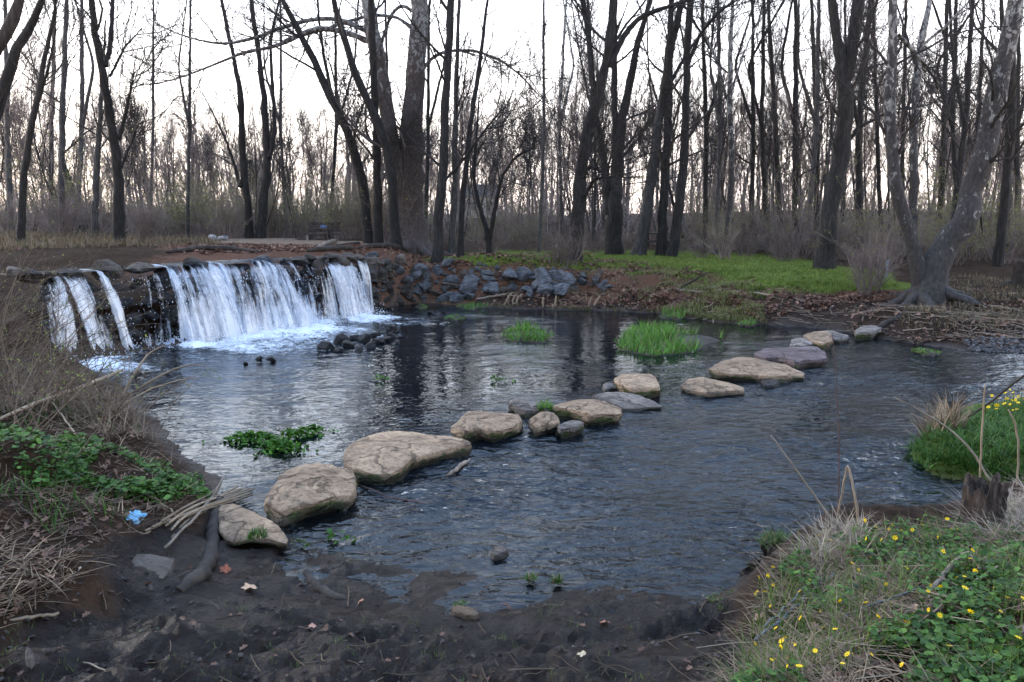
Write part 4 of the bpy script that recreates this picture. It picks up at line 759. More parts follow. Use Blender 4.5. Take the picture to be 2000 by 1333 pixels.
for i in range(58):
    for _ in range(30):
        Y = brg.uniform(34, 62); u = brg.uniform(-.72, .72) if i < 22 else brg.uniform(.05, .72); x = u * Y
        if Y < 44 and u < .08: continue
        if all((x - a) ** 2 + (Y - b) ** 2 > 2.2 for a, b in placed): break
    placed.append((x, Y)); u0 = x / Y; side = 'left third' if u0 < -.2 else ('middle' if u0 < .2 else 'right third')
    sz = brg.uniform(.45, .75) if u0 < .08 else brg.uniform(.65, 1.05); me1, me2 = PROTO[brg.integers(8)]
    r_ = thing('bare_tree', 'distant leafless tree in the background wood, %s of the picture' % side, 'tree', (x, Y, hgt(x, Y) - .1), 'background wood, %s' % side)
    r_.rotation_euler = (brg.normal(0, .03), brg.normal(0, .03), brg.uniform(0, 6.28)); r_.scale = (sz, sz, sz)
    place('trunk', me1, r_); place('crown', me2, r_)
SAPL = [grown(700 + i, 7.5 + (i * 1.1) % 4, .034 + .007 * (i % 4), 1 + i % 3, i % 2 == 0) for i in range(6)]
for i in range(255):
    Y = brg.uniform(29, 54) if i < 120 else brg.uniform(50, 88); u = brg.uniform(-.72, .72); x = u * Y; side = 'left third' if u < -.2 else ('middle' if u < .2 else 'right third'); sz = brg.uniform(.55, 1.1) * (.62 if -.45 < u < -.08 and Y < 54 else 1); me1, me2 = SAPL[brg.integers(6)]
    r_ = thing('sapling', 'thin twiggy sapling in the background wood, %s of the picture' % side, 'tree', (x, Y, hgt(x, Y) - .1), 'saplings of the wood, %s' % side)
    r_.rotation_euler = (brg.normal(0, .06), brg.normal(0, .06), brg.uniform(0, 6.28)); r_.scale = (sz, sz, sz); place('trunk', me1, r_); place('crown', me2, r_)
# ---- far wood that reads as one brown mass on the rising ground
n = 250; yy_ = brg.uniform(58, 120, n); xx_ = brg.uniform(-.78, .78, n) * yy_; yy_[200:] = brg.uniform(-55, -12, 50); xx_[200:] = brg.uniform(-60, 60, 50); gz_ = land(xx_, yy_)  # last trees stand unseen behind the camera, added to cut low light from there
hh_ = brg.uniform(6, 10.5, n) * (1 + .002 * (yy_ - 60)); k = 6; z = np.linspace(0, 1, k)
P = np.stack([xx_[:, None] + brg.normal(0, .5, (n, 1)) * z + brg.normal(0, .12, (n, k)), yy_[:, None] + 0 * z[None], gz_[:, None] + hh_[:, None] * z[None]], -1); R = brg.uniform(.08, .2, (n, 1)) * (1 - .85 * z[None])
fv1 = [tubes(P, R, 4)] + crown(P, R, [(11, .12, 1, 2.8, .65, 4, .45, .2, .14, .036, 3), (5, .15, 1, 1.4, .65, 3, .6, .12, .2, .022, 3), (3, .1, 1, .8, .7, 2, .7, .1, .2, .016, 3)])
V, Fq = cat_m(fv1); solo('far_wood', V, Fq, MAT['twig_brown'], 'brown leafless wood on the rising ground far behind', None, None, 'stuff', smooth=False)

# low brush filling the far wood
n = 1100; yy_ = brg.uniform(44, 115, n); xx_ = brg.uniform(-.78, .78, n) * yy_; gz_ = land(xx_, yy_); k = 5; m = 5
S = np.repeat(np.column_stack([xx_, yy_, gz_ - .1]), m, 0); S[:, :2] += brg.normal(0, .5, (len(S), 2)); dd = nrm(np.column_stack([brg.normal(0, .35, (len(S), 2)), np.ones(len(S))])); L_ = brg.uniform(1.2, 4.2, len(S)) * (.3 + 1.3 * vn(S[:, 0] * .12, S[:, 1] * .12, seed=6)); pts = [S]
for j in range(1, k): dd = nrm(dd + brg.normal(0, .15, dd.shape)); pts.append(pts[-1] + dd * (L_ / (k - 1))[:, None])
P = np.stack(pts, 1); R = .025 * np.linspace(1, .35, k)[None] * brg.uniform(.6, 1.4, (len(S), 1)); P2, R2 = sprout(P, R, 2, .3, 1, 1.2, .6, 3, .6, .1, .2, .015)
V, Fq = cat_m([tubes(P, R, 3), tubes(P2, R2, 3)]); solo('far_brush', V, Fq, MAT['twig_brown'], 'brown leafless brush filling the far wood', None, None, 'stuff', smooth=False)

# ---- undergrowth: thicket shrubs copied one by one
LEAF4 = np.array([[-.5, 0, 0], [0, -.28, .04], [.5, 0, 0], [0, .28, .04]]); LEAFQ = np.array([[0, 1, 2, 3]])
def shrub_protos(seed, h, stems, leaves, lc0, lc1, spread):
    global rng
    kr = rng; rng = np.random.default_rng(seed); k = 7
    a = rng.uniform(0, 6.28, stems); r = rng.uniform(0, .35, stems); S = np.stack([np.cos(a) * r, np.sin(a) * r, 0 * a - .05], 1); d = nrm(np.stack([np.cos(a) * spread * rng.random(stems), np.sin(a) * spread * rng.random(stems), np.ones(stems)], 1)); pts = [S]
    L = h * rng.uniform(.55, 1.1, stems)
    for j in range(1, k):
        d = nrm(d + rng.normal(0, .13, d.shape) + np.stack([np.cos(a) * .04, np.sin(a) * .04, 0 * a], 1)); pts.append(pts[-1] + d * (L / (k - 1))[:, None])
    P = np.stack(pts, 1); R = .011 * np.linspace(1, .3, k)[None] * rng.uniform(.6, 1.5, (stems, 1)); P2, R2 = sprout(P, R, 6, .2, 1, h * .28, .6, 4, .6, .1, .2, .003); P3, R3 = sprout(P2, R2, 4, .2, 1, h * .13, .7, 3, .7, .06, .2, .0025)
    V, Fq = cat_m([tubes(P, R, 4), tubes(P2, R2, 3), tubes(P3, R3, 3)]); m1 = mesh('stem', V, Fq, MAT['twig_brown'], smooth=False); m2 = None
    if leaves:
        al = np.concatenate([P2.reshape(-1, 3), P3.reshape(-1, 3), P3.reshape(-1, 3)]); i = rng.integers(0, len(al), leaves); pos = al[i] + rng.normal(0, .03, (leaves, 3)); m = pos[:, 2] > .25; pos = pos[m]; nl = len(pos)
        v, f = scatter(LEAF4, LEAFQ, pos, rng.uniform(.02, .05, nl), rng.uniform(0, 6.28, nl), rng.normal(0, .6, nl), rng.normal(0, .6, nl)); m2 = mesh('foliage', v, f, MAT['leafcol'], smooth=False, col=np.repeat(mixcol(lc0, lc1, nl), 4, 0))
    rng = kr; return m1, m2
SHR = [shrub_protos(900 + i, [2.2, 1.7, 2.8, 1.4][i % 4], [26, 34, 20, 30][i % 4], [800, 0, 1500, 300, 2600, 0][i % 6], (.12, .14, .022), (.27, .3, .055), .5 + .15 * (i % 3)) for i in range(6)]
sp = []
for i in range(80):
    u = brg.uniform(-.72, .72); Y = brg.uniform(26, 44) if i < 95 else brg.uniform(40, 60)
    if u > -.05: Y = max(Y, 28.0) if u < .35 else max(Y, 23)
    sp.append((u * Y, Y, brg.integers(6), brg.uniform(.45, 1.4)))
for i in range(30): u = brg.uniform(.22, .74); Y = brg.uniform(23, 31); sp.append((u * Y, Y, (1, 5, 3, 1, 0)[brg.integers(5)], brg.uniform(.4, 1.0)))
for i in range(14): u = brg.uniform(-.42, -.1); Y = brg.uniform(30, 38); sp.append((u * Y, Y, (0, 2, 4)[brg.integers(3)], brg.uniform(.8, 1.2)))
for px, py, k, s in ((370, 462, 4, 1.5), (330, 465, 4, 1.2), (560, 462, 4, 1.1), (620, 460, 2, 1.0), (690, 466, 4, 1.1), (410, 462, 2, 1.2), (740, 470, 1, 1.0), (1700, 560, 1, .8), (1690, 575, 3, .8), (1110, 520, 1, .7), (1085, 515, 3, .7), (1720, 530, 2, .8), (1860, 520, 4, .8), (1900, 510, 2, 1.0), (1960, 515, 4, 1.0), (870, 492, 3, .6), (280, 470, 1, .8), (120, 462, 1, 1.0), (300, 472, 3, .7), (20, 460, 3, 1.0), (470, 463, 4, .9), (650, 462, 0, 1.1), (590, 458, 4, 1.2)):
    p = hit(px, py); sp.append((p[0], p[1], k, s))
for x, Y, k, s in sp:
    m1, m2 = SHR[k]; u0 = x / Y; side = 'left' if u0 < -.15 else ('middle' if u0 < .2 else 'right'); lf = 'budding green-leaved' if m2 else 'bare brown twiggy'
    r_ = thing('shrub', '%s thicket shrub in the undergrowth, %s part of the picture' % (lf, side), 'shrub', (float(x), float(Y), hgt(x, Y)), '%s undergrowth, %s' % (lf, side)); r_.rotation_euler[2] = brg.uniform(0, 6.28); r_.scale = (s, s, s * brg.uniform(.85, 1.1))
    place('stem', m1, r_)
    if m2: place('foliage', m2, r_)

# ================================================================== PLANTS AND LITTER
def in_poly(x, y, poly):
    ins = np.zeros(x.shape, bool); n = len(poly)
    for i in range(n):
        a, b = poly[i], poly[(i + 1) % n]; c = (a[1] > y) != (b[1] > y); ins ^= c & (x < (b[0] - a[0]) * (y - a[1]) / (b[1] - a[1] + 1e-12) + a[0])
    return ins
def pix_sample(poly, z, n):
    """n ground points that lie evenly over a region outlined in the photograph"""
    p = np.array(poly, float); X = []; c = 0
    while c < n:
        q = rng.uniform(p.min(0), p.max(0), (n * 2, 2)); q = q[in_poly(q[:, 0], q[:, 1], p)]; X.append(q); c += len(q)
    q = np.concatenate(X)[:n]; a = (q[:, 0] - 1000) / F; b = (666.5 - q[:, 1]) / F; dy = CP + b * SP; dz = -SP + b * CP; t = (z - CAMH) / dz
    x, y = a * t, dy * t
    for _ in range(2):
        g = np.clip(land(x, y), z - .6, z + .6); t = (.5 * (t * dz + CAMH) + .5 * g - CAMH) / dz; x, y = a * t, dy * t
    g, d, _ = land(x, y, True); return np.column_stack([x, y, g]), d
def clumpy(pos, s, thr, seed): return pos[fbm(pos[:, 0] * s, pos[:, 1] * s, oct=3, seed=seed) > thr]
def near_off(pos, d, lo): return pos[d > lo]
def blade_stuff(name, label, pos, h0, h1, w, c0, c1, lean=(.1, .5), curl=.8, mat='leafcol', seg=4, kind='stuff', parent=None, zo=-.01):
    n = len(pos); h = rng.uniform(h0, h1, n); v, f = blades(pos + [0, 0, zo], h, rng.uniform(0, 6.28, n), rng.uniform(*lean, n), w * rng.uniform(.7, 1.3, n), rng.uniform(0, curl, n), seg); col = np.repeat(mixcol(c0, c1, n), (seg + 1) * 2, 0)
    if parent is not None: return part(name, v, f, MAT[mat], parent, smooth=False, col=col)
    return solo(name, v, f, MAT[mat], label, None, None, kind, smooth=False, col=col)
GRN0, GRN1 = (.025, .065, .01), (.075, .15, .022); DRY0, DRY1 = (.07, .047, .03), (.30, .215, .135)
# field of short grass
FIELD = [(930, 497), (1050, 493), (1250, 495), (1500, 502), (1720, 535), (1760, 560), (1640, 568), (1500, 568), (1420, 558), (1330, 540), (1200, 527), (1080, 515), (980, 507)]
pos, d = pix_sample(FIELD, .9, 28000); blade_stuff('field_grass', 'short green grass of the field behind the creek', clumpy(pos, 1.1, -.5, 398), .04, .11, .008, (.075, .125, .016), (.2, .245, .055), seg=2)
pos, d = pix_sample([(1240, 575), (1400, 570), (1480, 590), (1500, 618), (1400, 625), (1290, 608)], .25, 7000); blade_stuff('shore_grass', 'patchy green grass and dead stalks on the far shore', near_off(pos, d, .05), .05, .16, .008, (.06, .10, .02), (.24, .21, .09), seg=2)
pos, d = pix_sample([(760, 595), (1000, 570), (1250, 580), (1300, 610), (1000, 602)], .15, 3500); blade_stuff('shore_tufts', 'thin mixed grass along the muddy far shore', near_off(pos, d, .03), .04, .13, .008, (.05, .09, .02), (.26, .2, .12), seg=2)
# right-hand spit of long grass
SPIT = [(1762, 892), (1800, 848), (1835, 820), (1950, 795), (2080, 778), (2120, 960), (1960, 950), (1890, 935), (1810, 918)]
pos, d = pix_sample(SPIT, .2, 9000); blade_stuff('spit_grass', 'lush long green grass on the spit at the right edge', near_off(pos, d, -.03), .05, .17, .0055, (.02, .06, .01), (.075, .16, .024), lean=(.3, 1.2), curl=1.2)
pos, d = pix_sample([(1800, 800), (1860, 790), (1880, 840), (1800, 850)], .2, 500); blade_stuff('spit_dry_grass', 'brown dead grass at the tip of the spit', near_off(pos, d, -.02), .15, .4, .006, DRY0, DRY1, lean=(.2, 1.0), mat='drycol')
# leaf litter
LT = np.array([[-.55, 0, .02], [-.3, -.16, .08], [-.22, -.36, .16], [.02, -.2, .05], [.22, -.3, .15], [.5, 0, -.05], [.2, .26, .10], [.05, .18, .03], [-.2, .38, .18], [-.3, .14, .06], [0, 0, -.05]]); LTF = np.array([[i, (i + 1) % 10, 10] for i in range(10)])
def litter(name, label, pos, s0, s1, c0, c1, tilt=.45, lift=.015):
    n = len(pos); v, f = scatter(LT, LTF, pos + [0, 0, lift], rng.uniform(s0, s1, n), rng.uniform(0, 6.28, n), rng.normal(0, tilt, n), rng.normal(0, tilt, n)); solo(name, v, f, MAT['littercol'], label, None, None, 'stuff', smooth=False, col=np.repeat(mixcol(c0, c1, n, .25), 11, 0))
LC0, LC1 = (.06, .033, .024), (.23, .135, .098)
pos, d = pix_sample([(740, 520), (800, 495), (900, 500), (1000, 510), (1150, 520), (1300, 530), (1430, 560), (1640, 570), (1740, 585), (1640, 592), (1440, 585), (1280, 590), (1150, 580), (850, 585), (760, 575)], .6, 9500); litter('bank_leaf_litter', 'fallen brown leaves strewn over the far bank', near_off(pos, d, .1), .06, .14, LC0, LC1)
pos, d = pix_sample([(330, 480), (480, 478), (620, 480), (790, 485), (790, 498), (500, 494), (330, 490)], 1.45, 2600); litter('dam_leaf_litter', 'fallen leaves on the ground behind the dam', pos, .07, .15, LC0, LC1)
pos, d = pix_sample([(0, 455), (400, 462), (420, 480), (0, 495)], 1.6, 1500); litter('left_leaf_litter', 'fallen leaves on the upper left bank', pos, .07, .15, LC0, LC1)
pos, d = pix_sample([(0, 455), (430, 462), (430, 482), (0, 500)], 1.6, 5500); blade_stuff('upper_bank_grass', 'straw-coloured dead grass and green shoots on the upper left bank', pos, .08, .3, .008, (.06, .055, .022), (.22, .165, .11), mat='drycol', seg=3)
pos, d = pix_sample([(1780, 575), (1860, 540), (2080, 535), (2080, 620), (1950, 640), (1750, 640)], .5, 3800); blade_stuff('right_bank_grass', 'dead straw grass on the right far bank', near_off(pos, d, .5), .04, .16, .006, (.06, .055, .025), (.24, .19, .12), mat='drycol', seg=3)
pos, d = pix_sample([(1600, 575), (1960, 560), (2080, 640), (1960, 680), (1650, 645)], .35, 1600); litter('right_leaf_litter', 'dark fallen leaves on the right far bank', near_off(pos, d, .1), .05, .11, (.05, .035, .028), (.24, .15, .11))
PB = rock_mesh('pebble', 55, .6, 9, .0); pbv = np.array([v.co for v in PB.vertices]); pbf = np.array([p.vertices[:] for p in PB.polygons])
def pebbles(name, label, pos, s0, s1, c0, c1):
    n = len(pos); v, f = scatter(pbv, pbf, pos, rng.uniform(s0, s1, n) ** 1.0, rng.uniform(0, 6.28, n), rng.normal(0, .3, n), rng.normal(0, .3, n)); solo(name, v, f, MAT['littercol'], label, None, None, 'stuff', smooth=False, col=np.repeat(mixcol(c0, c1, n, .25), len(pbv), 0))
bm_ = bmesh.new(); bmesh.ops.create_icosphere(bm_, subdivisions=1, radius=.5); pbv = np.array([v.co for v in bm_.verts]); pbv *= 1 + .2 * rng.normal(size=(len(pbv), 1)); pbv[:, 2] *= .6; pbf = np.array([[v.index for v in f.verts] for f in bm_.faces]); bm_.free()
pos, d = pix_sample([(1880, 665), (2060, 640), (2060, 695), (1900, 690)], .12, 900); pebbles('gravel_bar', 'grey pebbles on the gravel bar at the right shore', pos[d > -.3], .03, .10, (.02, .02, .022), (.1, .095, .095))
pos, d = pix_sample([(560, 1050), (1300, 1150), (1480, 1090), (1500, 900), (900, 900), (600, 1000)], -.05, 1500); pebbles('creek_bed_pebbles', 'pebbles on the shallow creek bed', pos[d < -.1], .02, .07, (.02, .018, .018), (.14, .10, .08))
pos, d = pix_sample([(0, 1100), (600, 1060), (1300, 1160), (1480, 1300), (1480, 1400), (0, 1400)], .2, 500); pebbles('mud_clods', 'small clods and bits in the dark mud', near_off(pos, d, .1), .008, .03, (.012, .01, .01), (.06, .05, .045))
pos, d = pix_sample([(0, 1120), (500, 1080), (900, 1140), (1400, 1180), (1480, 1333), (1400, 1420), (0, 1420)], .22, 130); litter('mud_leaves', 'small dead leaves pressed into the mud', near_off(pos, d, .05), .015, .05, (.03, .02, .016), (.16, .09, .06), .25, .008)
# little green shoots dotted over the mud
c, d = pix_sample([(0, 1150), (350, 1180), (900, 1160), (1400, 1180), (1460, 1320), (1300, 1420), (0, 1420)], .22, 85); c = near_off(c, d, .05); m_ = rng.integers(4, 22, len(c)); cc_ = np.repeat(c, m_, 0); cc_[:, :2] += rng.normal(0, .028, (len(cc_), 2)); cc_[:, 2] = land(cc_[:, 0], cc_[:, 1])
blade_stuff('mud_shoots', 'sparse little grass shoots growing from the mud', cc_, .015, .05, .0022, (.04, .07, .015), (.13, .16, .05), seg=2)

# heart-shaped celandine leaves
a_ = np.array([0, .5, 1.0, 1.6, 2.3, 2.9, 3.38, 3.98, 4.68, 5.28, 5.78]); rr_ = np.array([.5, .5, .5, .5, .5, .42, .42, .5, .5, .5, .5]) ; CV = np.column_stack([np.cos(a_) * rr_, np.sin(a_) * rr_, .06 + .05 * np.cos(a_ * 3)]); CV = np.concatenate([CV, [[-.15, 0, -.02]]]); CF = np.array([[i, (i + 1) % 11, 11] for i in range(11)])
def cover(name, label, pos, s0, s1, l0, l1, c0=(.016, .05, .008), c1=(.085, .17, .028)):
    n = len(pos); v, f = scatter(CV, CF, pos + np.column_stack([np.zeros((n, 2)), rng.uniform(l0, l1, n)]), rng.uniform(s0, s1, n), rng.uniform(0, 6.28, n), rng.normal(0, .35, n), rng.normal(0, .35, n)); solo(name, v, f, MAT['leafcol'], label, None, None, 'stuff', smooth=False, col=np.repeat(mixcol(c0, c1, n, .2), 12, 0))
MOUND = [(1430, 1360), (1450, 1270), (1480, 1190), (1530, 1110), (1590, 1055), (1700, 1045), (1880, 1040), (1910, 1010), (2080, 980), (2120, 1430), (1430, 1430)]
pos, d = pix_sample(MOUND, .4, 11000); pos = near_off(pos, d, .04); cover('celandine_leaves', 'dark green heart-shaped ground cover on the right bank', clumpy(pos, 2.4, 0.0, 401), .014, .036, .01, .12)
pos, d = pix_sample(MOUND, .4, 9000); pos = near_off(pos, d, .04); blade_stuff('mound_dry_grass', 'matted straw-coloured dead grass on the right bank', clumpy(pos, 1.8, -.05, 402), .06, .3, .0021, DRY0, DRY1, lean=(.9, 1.7), curl=.6, mat='drycol', seg=5, zo=.035)
pos, d = pix_sample(MOUND, .4, 9500); pos = near_off(pos, d, .02); blade_stuff('mound_green_grass', 'fresh green grass blades on the right bank', clumpy(pos, 1.5, -.25, 403), .05, .2, .0026, (.035, .075, .01), (.15, .22, .035), lean=(.1, .8), seg=4)
pos, d = pix_sample([(1590, 1060), (1660, 1035), (1700, 1060), (1680, 1110), (1600, 1130), (1560, 1120)], .3, 1500); blade_stuff('drooping_dry_tussock', 'pale drooping tussock of dead grass at the left rim of the right bank', near_off(pos, d, .0), .12, .28, .0026, (.2, .15, .11), (.44, .36, .27), lean=(.4, 1.4), curl=1.6, mat='drycol', seg=5)
pos, d = pix_sample([(1900, 1010), (2090, 960), (2120, 1090), (1930, 1090)], .42, 2600); blade_stuff('stump_dry_grass', 'heap of tangled dead grass beside the broken stump', pos, .15, .38, .0026, (.17, .13, .095), (.42, .34, .26), lean=(.6, 1.6), curl=1.5, mat='drycol', seg=5, zo=.03)
pos, d = pix_sample(MOUND, .4, 420); litter('mound_leaves', 'dead brown leaves among the ground cover on the right bank', near_off(pos, d, .1), .02, .08, (.10, .06, .045), (.3, .2, .15), .5, .03)
# left bank
LB = [(0, 810), (120, 780), (230, 790), (320, 870), (400, 915), (425, 965), (340, 1000), (220, 1050), (140, 1150), (0, 1230), (-120, 1230), (-120, 810)]
pos, d = pix_sample([(-50, 835), (110, 850), (250, 890), (390, 915), (410, 960), (330, 990), (200, 965), (60, 945), (-50, 950)], .4, 5600); cover('left_bank_leaves', 'green heart-shaped ground cover on the left bank', clumpy(near_off(pos, d, .05), 1.8, -.25, 411), .022, .05, .01, .08)
pos, d = pix_sample(LB, .4, 1700); blade_stuff('left_dry_grass', 'dead straw grass matted over the left bank', clumpy(near_off(pos, d, .04), 1.6, .0, 412), .08, .28, .003, DRY0, DRY1, lean=(.8, 1.6), curl=.8, mat='drycol', seg=4, zo=.015)
pos, d = pix_sample(LB, .4, 2000); blade_stuff('left_green_grass', 'green grass blades on the left bank', clumpy(near_off(pos, d, .04), 1.5, .1, 413), .06, .2, .0035, GRN0, GRN1, lean=(.1, .8))
pos, d = pix_sample(LB, .4, 900); litter('left_bank_litter', 'dead leaves on the left bank', near_off(pos, d, .05), .02, .06, (.05, .03, .024), (.2, .12, .085), .5, .02)
pos, d = pix_sample([(-80, 700), (60, 720), (160, 740), (250, 775), (310, 850), (240, 850), (100, 810), (-80, 810)], .35, 3200); blade_stuff('left_shore_dry_grass', 'tall tangled dead grass along the left shore', near_off(pos, d, -.02), .15, .45, .0035, (.06, .042, .028), (.26, .185, .125), lean=(.4, 1.5), curl=1.0, mat='drycol', seg=4)

SL = [(-900, 620), (-60, 640), (-60, 1250), (-300, 1330), (-900, 1330)]
pos, d = pix_sample(SL, .7, 4200); blade_stuff('left_slope_grass', 'dead and green grass on the slope beyond the left edge', near_off(pos, d, .05), .08, .3, .004, (.05, .05, .02), (.26, .19, .12), lean=(.4, 1.5), mat='drycol')
pos, d = pix_sample(SL, .7, 900); litter('left_slope_litter', 'dead leaves on the slope beyond the left edge', near_off(pos, d, .05), .03, .08, (.05, .03, .024), (.2, .12, .085), .5, .02)
# ---- bushes of thin budding canes on the left bank
def bramble(px, py, z, n, L, label, bias, name='bramble_bush'):
    p = W(px, py, z); g = hgt(p[0], p[1]); root = thing(name, label, 'bush', (p[0], p[1], g - .03), 'budding brambles on the left bank'); k = 9
    a = rng.uniform(0, 6.28, n); S = np.array([p[0], p[1], g - .02]) + np.column_stack([rng.normal(0, .25, (n, 2)), np.zeros(n)]); dirs = nrm(np.column_stack([np.cos(a) * .6 + bias, np.sin(a) * .5, rng.uniform(.5, 1.5, n)])); pts = [S]; ln = L * rng.uniform(.5, 1.2, n)
    for j in range(1, k): dirs = nrm(dirs + rng.normal(0, .10, dirs.shape) - np.array([0, 0, .10 * j / k])); pts.append(pts[-1] + dirs * (ln / (k - 1))[:, None])
    P = np.stack(pts, 1); R = .006 * np.linspace(1, .3, k)[None] * rng.uniform(.6, 1.3, (n, 1)); P2, R2 = sprout(P, R, 4, .25, 1, L * .3, .7, 5, .6, .0, .16, .0018); P3, R3 = sprout(P2, R2, 2, .2, 1, L * .13, .7, 3, .7, 0, .2, .0015)
    V, Fq = cat_m([tubes(P, R, 4), tubes(P2, R2, 3), tubes(P3, R3, 3)]); part('cane', V, Fq, MAT['bramble'], root, smooth=False)
    al = np.concatenate([P2.reshape(-1, 3), P3.reshape(-1, 3)]); m = int(n * 9); q = al[rng.integers(0, len(al), m)]; v, f = scatter(LEAF4, LEAFQ, q, rng.uniform(.014, .032, m), rng.uniform(0, 6, m), rng.normal(0, .7, m), rng.normal(0, .7, m)); part('bud', v, f, MAT['leafcol'], root, smooth=False, col=np.repeat(mixcol((.12, .17, .03), (.26, .32, .07), m), 4, 0))['kind'] = 'stuff'
for (px, py, z, n, L, lb, bi) in ((20, 760, .4, 24, 1.4, 'dense bramble tangle at the left edge beside the dam', .35), (90, 790, .3, 20, 1.1, 'arching bramble in front of the leftmost cascade', .3), (-40, 705, .6, 24, 1.7, 'tall bramble leaning in from the left edge above the water', .5), (170, 810, .25, 16, .8, 'low bramble by the dark left shore', .3),
                                  (-60, 620, 1.0, 22, 1.8, 'highest bramble at the left edge level with the dam crest', .55), (30, 850, .6, 18, 1.1, 'bramble among green leaves low on the left bank', .2), (240, 835, .15, 9, .8, 'thin bramble reaching over the water from the left shore', .5)):
    bramble(px, py, z, n, L, lb, bi)
# ---- grass tufts standing in the creek
MAT['mudclod'] = noisemat('tuft_mud', [(.3, (.015, .012, .01)), (.7, (.05, .038, .028))], 8, 8, .6, .8, .03)
def tuft(poly, n, h0, h1, label, w=.005, c0=GRN0, c1=GRN1, zb=.03, lean=(.1, 1.0), base=True, group=None, dry=.12):
    P = np.array([W(a, b, zb)[:2] for a, b in poly]); c = P.mean(0); root = thing('grass_tuft', label, 'grass', (*c, -.05), group)
    if base:
        L = np.concatenate([P, P[:1]]); t = np.linspace(0, len(P), 28, endpoint=False); O = np.stack([np.interp(t, np.arange(len(P) + 1), L[:, i]) for i in (0, 1)], 1); rg = [np.column_stack([c + (O - c) * k, np.full(28, z)]) for k, z in ((.05, zb + .03), (.5, zb + .025), (.85, zb + .01), (1.0, -.02), (1.02, -.2))]
        V = np.concatenate(rg); V[:, 2] += .02 * fbm(V[:, 0] * 6, V[:, 1] * 6, oct=3, seed=3); V[:, :2] += .03 * rng.normal(size=(len(V), 2)); i = np.arange(28 * 5).reshape(5, 28); j = np.roll(i, -1, 1); part('root_mound', V, [np.stack([i[:-1], i[1:], j[1:], j[:-1]], -1).reshape(-1, 4), i[:1]], MAT['mudclod'], root)
    lo, hi = P.min(0), P.max(0); q = rng.uniform(lo, hi, (n * 4, 2)); q = q[in_poly(q[:, 0], q[:, 1], P)]; q = clumpy(np.column_stack([q, np.full(len(q), zb)]), 4 / max(.3, (hi - lo).max()), -.25, int(abs(c[0] * 10)))[:n]
    if len(q) < 8: q = np.column_stack([rng.uniform(lo, hi, (n, 2)), np.full(n, zb)])
    hk = 1.0 - .5 * np.clip(np.linalg.norm((q[:, :2] - c) / (hi - lo + 1e-6) * 2, axis=1), 0, 1); n = len(q); h = rng.uniform(h0, h1, n) * hk * (.55 + .8 * vn(q[:, 0] * 5, q[:, 1] * 5, seed=8)); v, f = blades(q, h, rng.normal(.3, 1.6, n), rng.uniform(*lean, n), w * rng.uniform(.7, 1.3, n), rng.uniform(0, 1.0, n), 4)
    col = mixcol(c0, c1, n, .2)
    if dry: mk = rng.random(n) < dry; col[mk] = mixcol(DRY0, DRY1, int(mk.sum()))
    part('blade', v, f, MAT['leafcol'], root, smooth=False, col=np.repeat(col, 10, 0))['kind'] = 'stuff'
BG0, BG1 = (.035, .105, .01), (.11, .25, .025)
tuft([(974, 656), (1000, 642), (1030, 640), (1082, 658), (1060, 668), (1000, 666)], 900, .14, .40, 'green grass tuft on a small islet in the middle of the pool', .007, BG0, BG1)
tuft([(1203, 682), (1215, 660), (1235, 642), (1300, 640), (1360, 652), (1415, 660), (1380, 672), (1350, 690), (1280, 696)], 2600, .16, .42, 'largest bright green grass clump standing in the creek', .0075, BG0, BG1)
tuft([(866, 622), (885, 616), (912, 622), (890, 626)], 300, .05, .12, 'low flat grass patch floating near the corner boulders', .007, BG0, BG1)
tuft([(1776, 686), (1800, 682), (1840, 690), (1815, 694)], 420, .05, .12, 'low strip of grass in the riffle on the right', .007, BG0, BG1)
tuft(A5([(725, 440), (735, 415), (810, 415), (830, 440), (800, 455)]), 220, .12, .24, 'small vivid grass tuft between two stepping stones', .006, BG0, BG1, zb=.1)
tuft([(1285, 618), (1310, 606), (1345, 612), (1330, 624)], 500, .12, .3, 'green grass tuft at the far shoreline right of the pool', .008, BG0, BG1)
tuft([(1365, 622), (1390, 600), (1420, 600), (1440, 618), (1400, 626)], 700, .12, .34, 'mixed green and straw tussock on the far shore', .008, GRN0, GRN1, dry=.5)
tuft([(1440, 634), (1460, 624), (1482, 630), (1465, 638)], 260, .08, .18, 'small leafy green patch at the far shore behind the stones', .009, BG0, BG1)
tuft([(890, 600), (930, 590), (955, 598), (920, 606)], 420, .06, .16, 'green tuft at the water edge below the boulders', .008, BG0, BG1)
tuft([(810, 600), (825, 596), (838, 600), (822, 604)], 160, .06, .14, 'tiny green tuft at the foot of the corner wall', .008, BG0, BG1)
tuft([(1066, 1138), (1080, 1128), (1104, 1134), (1090, 1142)], 160, .03, .08, 'small grass tuft at the near water edge', .003, GRN0, GRN1, base=False)
tuft([(1020, 1132), (1035, 1126), (1055, 1132), (1035, 1138)], 110, .02, .06, 'smaller grass tuft left of another at the near water edge', .003, GRN0, GRN1, base=False)
tuft([(1484, 1065), (1500, 1050), (1530, 1052), (1545, 1062), (1520, 1072), (1495, 1074)], 340, .05, .16, 'grass on a dark mud clod in the shallows by the right bank', .0035, GRN0, GRN1, zb=.05)
tuft([(1452, 1110), (1475, 1100), (1510, 1104), (1490, 1114)], 140, .02, .07, 'sparse grass on a flat mud clod by the right bank', .003, GRN0, GRN1, zb=.03)
tuft([(1370, 1165), (1400, 1150), (1470, 1165), (1480, 1200), (1410, 1195)], 700, .02, .06, 'mossy low grass carpet at the foot of the right bank', .003, GRN0, (.1, .13, .03), zb=.09, base=False)
tuft([(640, 1000), (650, 985), (675, 985), (680, 998)], 120, .05, .12, 'dark green tuft at the foot of the big lumpy stone', .004, (.02, .05, .01), (.06, .12, .02), zb=.0)
